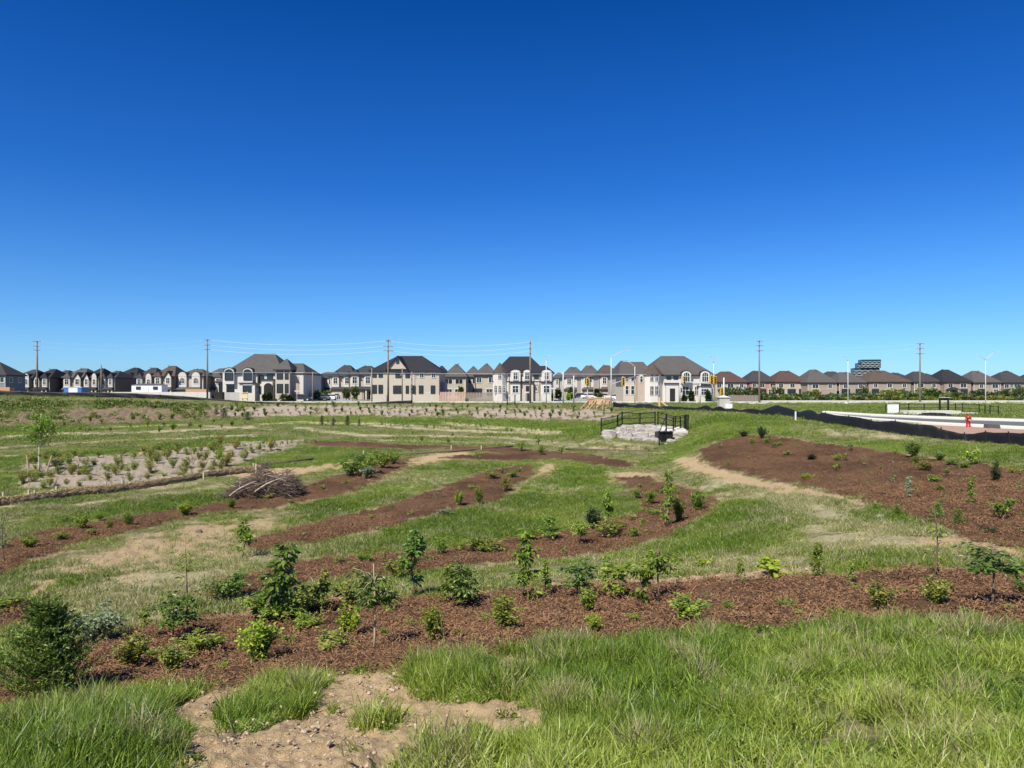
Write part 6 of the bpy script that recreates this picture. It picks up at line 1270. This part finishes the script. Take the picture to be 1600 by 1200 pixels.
# concrete culvert headwall and black mound
Yc = 70.5; a = at(1459, Yc); r = empty('concrete_headwall', a, 0, 'low white concrete headwall beyond the site road', 'concrete wall'); 
k = MB(); k.box(W(1418,Yc)-a[0], W(1499,Yc)-a[0], -.3, 1.4, -.4, Zr(641.8,Yc)-a[2]); k.obj('wall', H['conc'], r); k = MB(); k.box(W(1415,Yc)-a[0], W(1530,Yc)-a[0], .2, 1.0, -.4, Zr(644.8,Yc)-a[2]-.0); k.obj('apron', H['conc'], r)
k = MB(); k.ellips((0,0,0), (1.75,.8,.32), 14, 6, 0, .08, R); tag(k.obj('fabric_mound', M['silt'], None, True, (W(1459,67.6), 67.6, zb(1459,67.6))), 'low mound covered in black fabric before the concrete headwall', 'mound')
a = at(1403, 74.5)
def mesh_fence(pts, h, label, extra_mesh=True, post=.045, group='black mesh fences', name='mesh_fence', rail=(.08, .5, .97), spc=None):
    """pts: ground points in order"""
    r = empty(name, pts[0], 0, label, 'fence', group); o0 = Vector(pts[0])
    P_ = [Vector(p)-o0 for p in pts]
    for p in P_: k = MB(); k.tube([tuple(p+Vector((0,0,-.3))), tuple(p+Vector((0,0,h+.1)))], post, 6); k.obj('post', M['black'], r)
    for a_, b_ in zip(P_[:-1], P_[1:]):
        for f in rail: k = MB(); k.tube([tuple(a_+Vector((0,0,h*f))), tuple(b_+Vector((0,0,h*f)))], .024, 5); k.obj('rail', M['black'], r)
        if extra_mesh:
            L = (b_-a_).length; k = MB(); d = (b_-a_)/L; n = int(L/.16)
            for i in range(-int(h/.16), n):
                for sg in (0, 1):
                    s0 = i*.16; s1 = s0+h
                    q0 = max(0, s0); q1 = min(L, s1)
                    if q1 <= q0: continue
                    z0, z1 = q0-s0, q1-s0
                    if sg: z0, z1 = h-z0, h-z1
                    p0 = a_+d*q0+Vector((0,0,.03+z0*.95)); p1 = a_+d*q1+Vector((0,0,.03+z1*.95)); k.bar(p0, p1, .008)
            k.obj('wire_mesh', M['black'], r)
    return r
def FP(px, row): return G(px, row)
base = [at(p, y) for p, y in ((1384,75),(1405,79),(1420,81),(1444,82),(1468,82),(1482,82),(1493,81.5),(1504,80),(1530,77),(1539,72),(1547,70),(1560,68))]
mesh_fence([tuple(p) for p in base], .85, 'black mesh fence round the concrete headwall beyond the site road', False)
Yk = 84; a = at(1475, Yk); r = empty('black_gantry', a, 0, 'black frame with two posts and a louvred panel behind the mesh fence', 'frame sign')
for q in (1468.5, 1481.5): k = MB(); k.box(W(q,Yk)-a[0]-.07, W(q,Yk)-a[0]+.07, -.07, .07, -.3, Zr(621,Yk)-a[2]); k.obj('post', M['black'], r)
k = MB(); k.box(W(1468,Yk)-a[0], W(1482,Yk)-a[0], -.05, .05, Zr(625.5,Yk)-a[2], Zr(621.8,Yk)-a[2]); k.obj('panel', M['black'], r)
k = MB(); k.box(W(1467.5,Yk)-a[0], W(1482.5,Yk)-a[0], -.12, .12, Zr(621.5,Yk)-a[2], Zr(620.6,Yk)-a[2]); k.obj('cap', M['galv'], r)
# ------------------------------------------------------------------ stone headwall with black fence
M['stone'] = None
t = NT('armour_stone'); o_ = t.objc(); n = t.noise(o_, 1.4, 6, .65); n2 = t.noise(o_, 9, 5, .7)
M['stone'] = t.end(t.bsdf(t.mix(t.ramp(n, .3, .7), (.24,.22,.19), (.50,.46,.41)), .9, n2, .15, .06))
def stone(par, px0, px1, r0, r1, Y, dep=1.1, seed=0):
    g = random.Random(seed); x0, x1 = W(px0, Y), W(px1, Y); z1, z0 = Zr(r0, Y), Zr(r1, Y); zg = float(gz((x0+x1)/2, Y)); z0 = min(z0, zg-.15) if z0-zg < .4 else z0; k = MB()
    cx, cz = (x0+x1)/2, (z0+z1)/2; hx, hz = (x1-x0)/2, (z1-z0)/2; n = 10; v = []
    for yy, s_ in ((0,.80),(.12,.97),(dep*.6,1.0),(dep,.95)):
        for i in range(n):
            t_ = 6.283*i/n+.2; c, s2 = math.cos(t_), math.sin(t_); q = (abs(c)**5+abs(s2)**5)**(-1/5)
            v.append((cx+hx*c*q*s_*g.uniform(.9,1.03), Y-dep*.35+yy+g.uniform(-.05,.05), cz+hz*s2*q*s_*g.uniform(.88,1.03)))
    F = [tuple(range(n-1,-1,-1))]+[(j*n+i, j*n+(i+1)%n, (j+1)*n+(i+1)%n, (j+1)*n+i) for j in range(3) for i in range(n)]+[tuple(3*n+i for i in range(n))]
    k.add(v, [f[::-1] for f in F]); return k.obj('stone', M['stone'], par)
hw = empty('stone_headwall', (0,0,0), 0, 'stepped wall of pale limestone blocks inside the black fence', 'stone wall')
Yh = 58
ST = [(940,963,671.5,680,57.2),(961,974,673,682,57.4),(973,987,673.5,682.5,57.0),(987,1014,674,683,56.7),(1012,1026,677,684,56.6),(963,979,667,674,58),(977,991,668,675,58.4),(991,1007,668.5,675.5,58),(1005,1026,669,677,58),
      (971,990,663.5,668.5,59.4),(988,1009,663,669,59.5),(1007,1026,663,670,59.2),(1024,1042,664,671,59),(1038,1058,666,672,58.6),(1054,1072,669,674,58),(968,985,682,686,56.3),(985,1004,682.5,687,56.0),(1002,1022,684,689,55.6),(940,958,679,682,56.8),
      (1022,1031,684,698,54.6),(1042,1056,686,697,53.8),(1052,1066,682,690,54.8),(1058,1074,675.5,684,56),(1046,1060,676,684,56.5),(1027,1037,694,702,53.6),(1036,1046,692,700,53.4)]
for i, (a0, a1, b0, b1, yy) in enumerate(ST): stone(hw, a0, a1, b0, b1+.6, yy, 1.5, i)
k = MB(); k.box(W(1024,57)-.0, W(1026.5,57), 55.2, 58.6, Zr(690,57), Zr(667,57)); k.obj('concrete_wing', H['conc'], hw)
k = MB(); [k.box(W(1026+i*1.5,58.4-i*.0), W(1066,58.4), 58.2-i*.55, 58.75-i*.55, Zr(676,58), Zr(667.2+i*1.9,58.4-i*.5)) for i in range(4)]; k.obj('stone_steps', H['conc'], hw)
# dark culvert opening with grate
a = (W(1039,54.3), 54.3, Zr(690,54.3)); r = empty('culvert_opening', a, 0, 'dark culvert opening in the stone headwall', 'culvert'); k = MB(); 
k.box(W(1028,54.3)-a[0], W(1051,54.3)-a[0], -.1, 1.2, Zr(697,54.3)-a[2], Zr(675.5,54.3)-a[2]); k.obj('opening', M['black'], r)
k = MB(); k.box(W(1027,54.3)-a[0], W(1052,54.3)-a[0], -.2, .4, Zr(675.4,54.3)-a[2], Zr(674.2,54.3)-a[2]); k.obj('lintel', M['black'], r)
def fenceseg(P_, label, name='chain_link_fence', net=True):
    """P_: (px, base row, top row, distance)"""
    o0 = Vector((W(P_[0][0], P_[0][3]), P_[0][3], Zr(P_[0][1], P_[0][3]))); r = empty(name, o0, 0, label, 'fence', 'black fences round the stone headwall'); pts = []
    for px, rb, rt, Y in P_:
        b_ = Vector((W(px, Y), Y, Zr(rb, Y)))-o0; t_ = Vector((W(px, Y), Y, Zr(rt, Y)))-o0; pts.append((b_, t_))
        k = MB(); k.tube([tuple(b_+Vector((0,0,-.3))), tuple(t_)], .055, 6); k.obj('post', M['black'], r)
    for (b0, t0), (b1, t1) in zip(pts[:-1], pts[1:]):
        for f in (.06, .5, .93): k = MB(); k.tube([tuple(b0.lerp(t0, f)), tuple(b1.lerp(t1, f))], .03, 5); k.obj('rail', M['black'], r)
        if not net: continue
        k = MB(); L = (b1-b0).length; n = max(2, int(L/.22))
        for i in range(-n, n):
            for sg in (0, 1):
                u0, u1 = i/n, i/n+min(1.2/L, 2); c0, c1 = max(0, u0), min(1, u1)
                if c1 <= c0: continue
                f0, f1 = (c0-u0)/(u1-u0), (c1-u0)/(u1-u0)
                if sg: f0, f1 = 1-f0, 1-f1
                k.bar(b0.lerp(b1, c0).lerp(t0.lerp(t1, c0), .05+f0*.88), b0.lerp(b1, c1).lerp(t0.lerp(t1, c1), .05+f1*.88), .007)
        k.obj('wire_mesh', M['black'], r)
fenceseg([(939.5,677,653,57.8),(965,667,648,59.8)], 'low black fence panel at the left end of the stone headwall')
fenceseg([(965,667,648,59.8),(972,664,643,61),(1000,662,645,62),(1023.5,661.5,643,62.5)], 'black fence behind the stone headwall, left run')
fenceseg([(1028,661.5,643,62.5),(1041,664,646,61.2),(1055,667,650,60.5),(1072,671,647,59.5),(1075,674,648,58.5)], 'black fence behind the stone headwall, right run')
fenceseg([(1030,706,673,52.5),(1041,692,646,55.8),(1052,686,652,56.8),(1063,676,651,58),(1070,673.5,649,58.8)], 'black fence descending in front of the culvert opening', net=False)
# ------------------------------------------------------------------ brush pile
c0 = G(408, 776); r = empty('brush_pile', c0, 0, 'large pile of cut branches between the straw roll and left mulch bed', 'brush pile'); g = random.Random(8)
hwid = 60/FPX*c0[1]; prot = []
for i in range(10):
    L = g.uniform(.35, .9); k = MB(); p = curve_pts((-L,0,0), (L,0,g.uniform(-.1,.1)), (0,g.uniform(-.06,.06),g.uniform(-.05,.06)), 6); q = g.uniform(.010,.022); k.tube(p, [q,q,q*.9,q*.75,q*.6,q*.35], 4)
    for _ in range(3): t_ = p[g.randrange(2,5)]; k.tube([t_, (t_[0]+g.uniform(.15,.5), t_[1]+g.uniform(-.25,.25), t_[2]+g.uniform(-.25,.25))], [q*.5,q*.2], 3)
    prot.append(k.mesh('branch', [M['stick_dark'], M['stick_mid'], M['stick_pale']][0 if i < 6 else 1 if i < 9 else 2]))
def hpile(u): return 1.25*(1+.18*math.sin(u*9+1)+.12*math.sin(u*21))*max(0, 1-abs(u-.15)**2.2)**.6*(1 if u > -.2 else max(.35, 1+(u+.2)*.85))
for i in range(270):
    u = g.uniform(-.97, .97); vv = g.uniform(-.85, .85); h_ = hpile(u)*math.sqrt(max(0, 1-vv*vv))*g.uniform(.35, 1.0)
    o = mkobj('branch', prot[g.randrange(10)], r, (u*hwid*.92, vv*1.1, .05+h_*.95)); s_ = g.uniform(.35, .65); o.scale = (s_, s_, s_); o.rotation_euler = (g.uniform(-.5,.5), g.uniform(-.6,.6) if i % 9 else g.choice([-1,1])*g.uniform(.8,1.4), g.uniform(0, 6.28) if g.random() < .6 else g.uniform(-.5,.5))
for i in range(4):
    o = mkobj('branch', prot[8+i % 2], r, (g.uniform(-.35,.5)*hwid, -1.0, .35+g.random()*.35)); o.rotation_euler = (0, -g.uniform(.2,.5), g.uniform(-.2,.2)); o.scale = (.9,1.3,1.3)
k = MB()
for _ in range(4200):
    u = g.uniform(-.98, .98); vv = g.uniform(-.9, .9); h_ = hpile(u)*math.sqrt(max(0, 1-vv*vv))*g.uniform(0, .96); a = g.uniform(0, 6.28); L = g.uniform(.12, .4); p = (u*hwid, vv*1.15, h_); k.bar(p, (p[0]+L*math.cos(a), p[1]+L*math.sin(a)*.7, p[2]+g.uniform(-.12,.12)), g.uniform(.006, .017))
o = k.obj('twigs', M['stick_dark'], r); o['kind'] = 'stuff'
# ------------------------------------------------------------------ straw roll with stakes
M['coir'] = leafmat('straw_roll_fibre', (.15,.095,.05), (.58,.46,.26), .05, .9)
line = [(-14,792),(0,790),(35,786),(70,781),(105,776),(140,772),(180,768),(220,763),(260,757),(300,750),(325,746),(355,741),(385,738),(410,737)]
P_ = [np.array(G(a, b)) for a, b in line]; r = empty('straw_roll', tuple(P_[0]), 0, 'long brown straw erosion roll pegged along the sandy island', 'erosion roll'); o0 = P_[0]
dense = []
for a, b in zip(P_[:-1], P_[1:]):
    for t in np.linspace(0, 1, 9)[:-1]: dense.append(a*(1-t)+b*t-o0)
k = MB(); k.tube([tuple(p+np.array([0,0,.10+.02*math.sin(i*.8)])) for i, p in enumerate(dense)], [.17+.03*math.sin(i*1.7) for i in range(len(dense))], 8); k.obj('core', plain('straw_roll_core', (.20,.14,.09), .95, .4, 8), r, True)
C = []; D = []
for _ in range(14000):
    i = rng.integers(len(dense)-1); p = dense[i]*(1-(q := rng.random()))+dense[i+1]*q; a = rng.uniform(-.4, 3.5); C.append(p+np.array([0, -math.cos(a)*.20, .12+math.sin(a)*.20])); D.append(rng.normal(0, 1, 3)*np.array([1.4,1,.6]))
k = MB(); leaf_cloud(k, np.array(C), np.array(D), .10, .16, fold=.05); o = k.obj('loose_straw', M['coir'], r); o['kind'] = 'stuff'
for a, b in ((5,788),(45,783),(54,781),(88,777),(165,768),(191,766),(318,750),(396,735),(400,738)):
    c = G(a, b); k = MB(); k.box(-.03, .03, -.03, .03, -.2, .38+R.random()*.12); tag(k.obj('peg', M['stick_pale'], None, loc=c), 'pale wooden peg driven in along the straw erosion roll', 'peg', 'pegs of the straw roll')
# thin black drainage sock on the far grass
for ln, lb in ([(396,730),(420,727),(450,723),(490,719)], 'thin dark sock lying on the grass above the brush pile'), ([(620,711),(700,707),(760,702),(800,699)], 'thin dark sock beside the sandy track'), ([(885,703),(940,704.5),(990,706),(1030,706)], 'thin dark sock left of the stone headwall'):
    q = [G(a, b) for a, b in ln]; k = MB(); k.tube([(x, y, z+.06) for x, y, z in q], .09, 6); tag(k.obj('drain_sock', M['stick_dark'], None, True), lb, 'drain sock')
for a, b, lb in ((568,712,'white peg above the leafy cluster of the left mulch bed'),(752,703,'white peg beside the thin far mulch strip'),(705,703,'thin white peg left of the far mulch strip')):
    c = G(a, b); k = MB(); k.box(-.035, .035, -.03, .03, -.1, .33); tag(k.obj('peg', M['stick_pale'], None, loc=c), lb, 'peg')
# a few loose stones and straws in the foreground
for i, (a, b, s_, lb) in enumerate([(705,1030,.085,'pale rounded stone at the mulch edge above the bare soil'),(533,1046,.05,'small pale stone on the bare soil edge'),(572,1022,.03,'tiny pale stone below the bare-stemmed sapling'),(310,833,.10,'dark clod lying on the pale dirt patch'),(531,798,.07,'pale stone on the grass below the leafy cluster'),(1375,810,.09,'small heap of pale stones by the right mulch bed')]):
    c = G(a, b); k = MB(); k.ellips((0,0,s_*.4), (s_*1.3, s_, s_*.8), 9, 6, 0, .14, R); tag(k.obj('stone', M['stone'] if i != 3 else M['bark'], None, True, c), lb, 'stone')
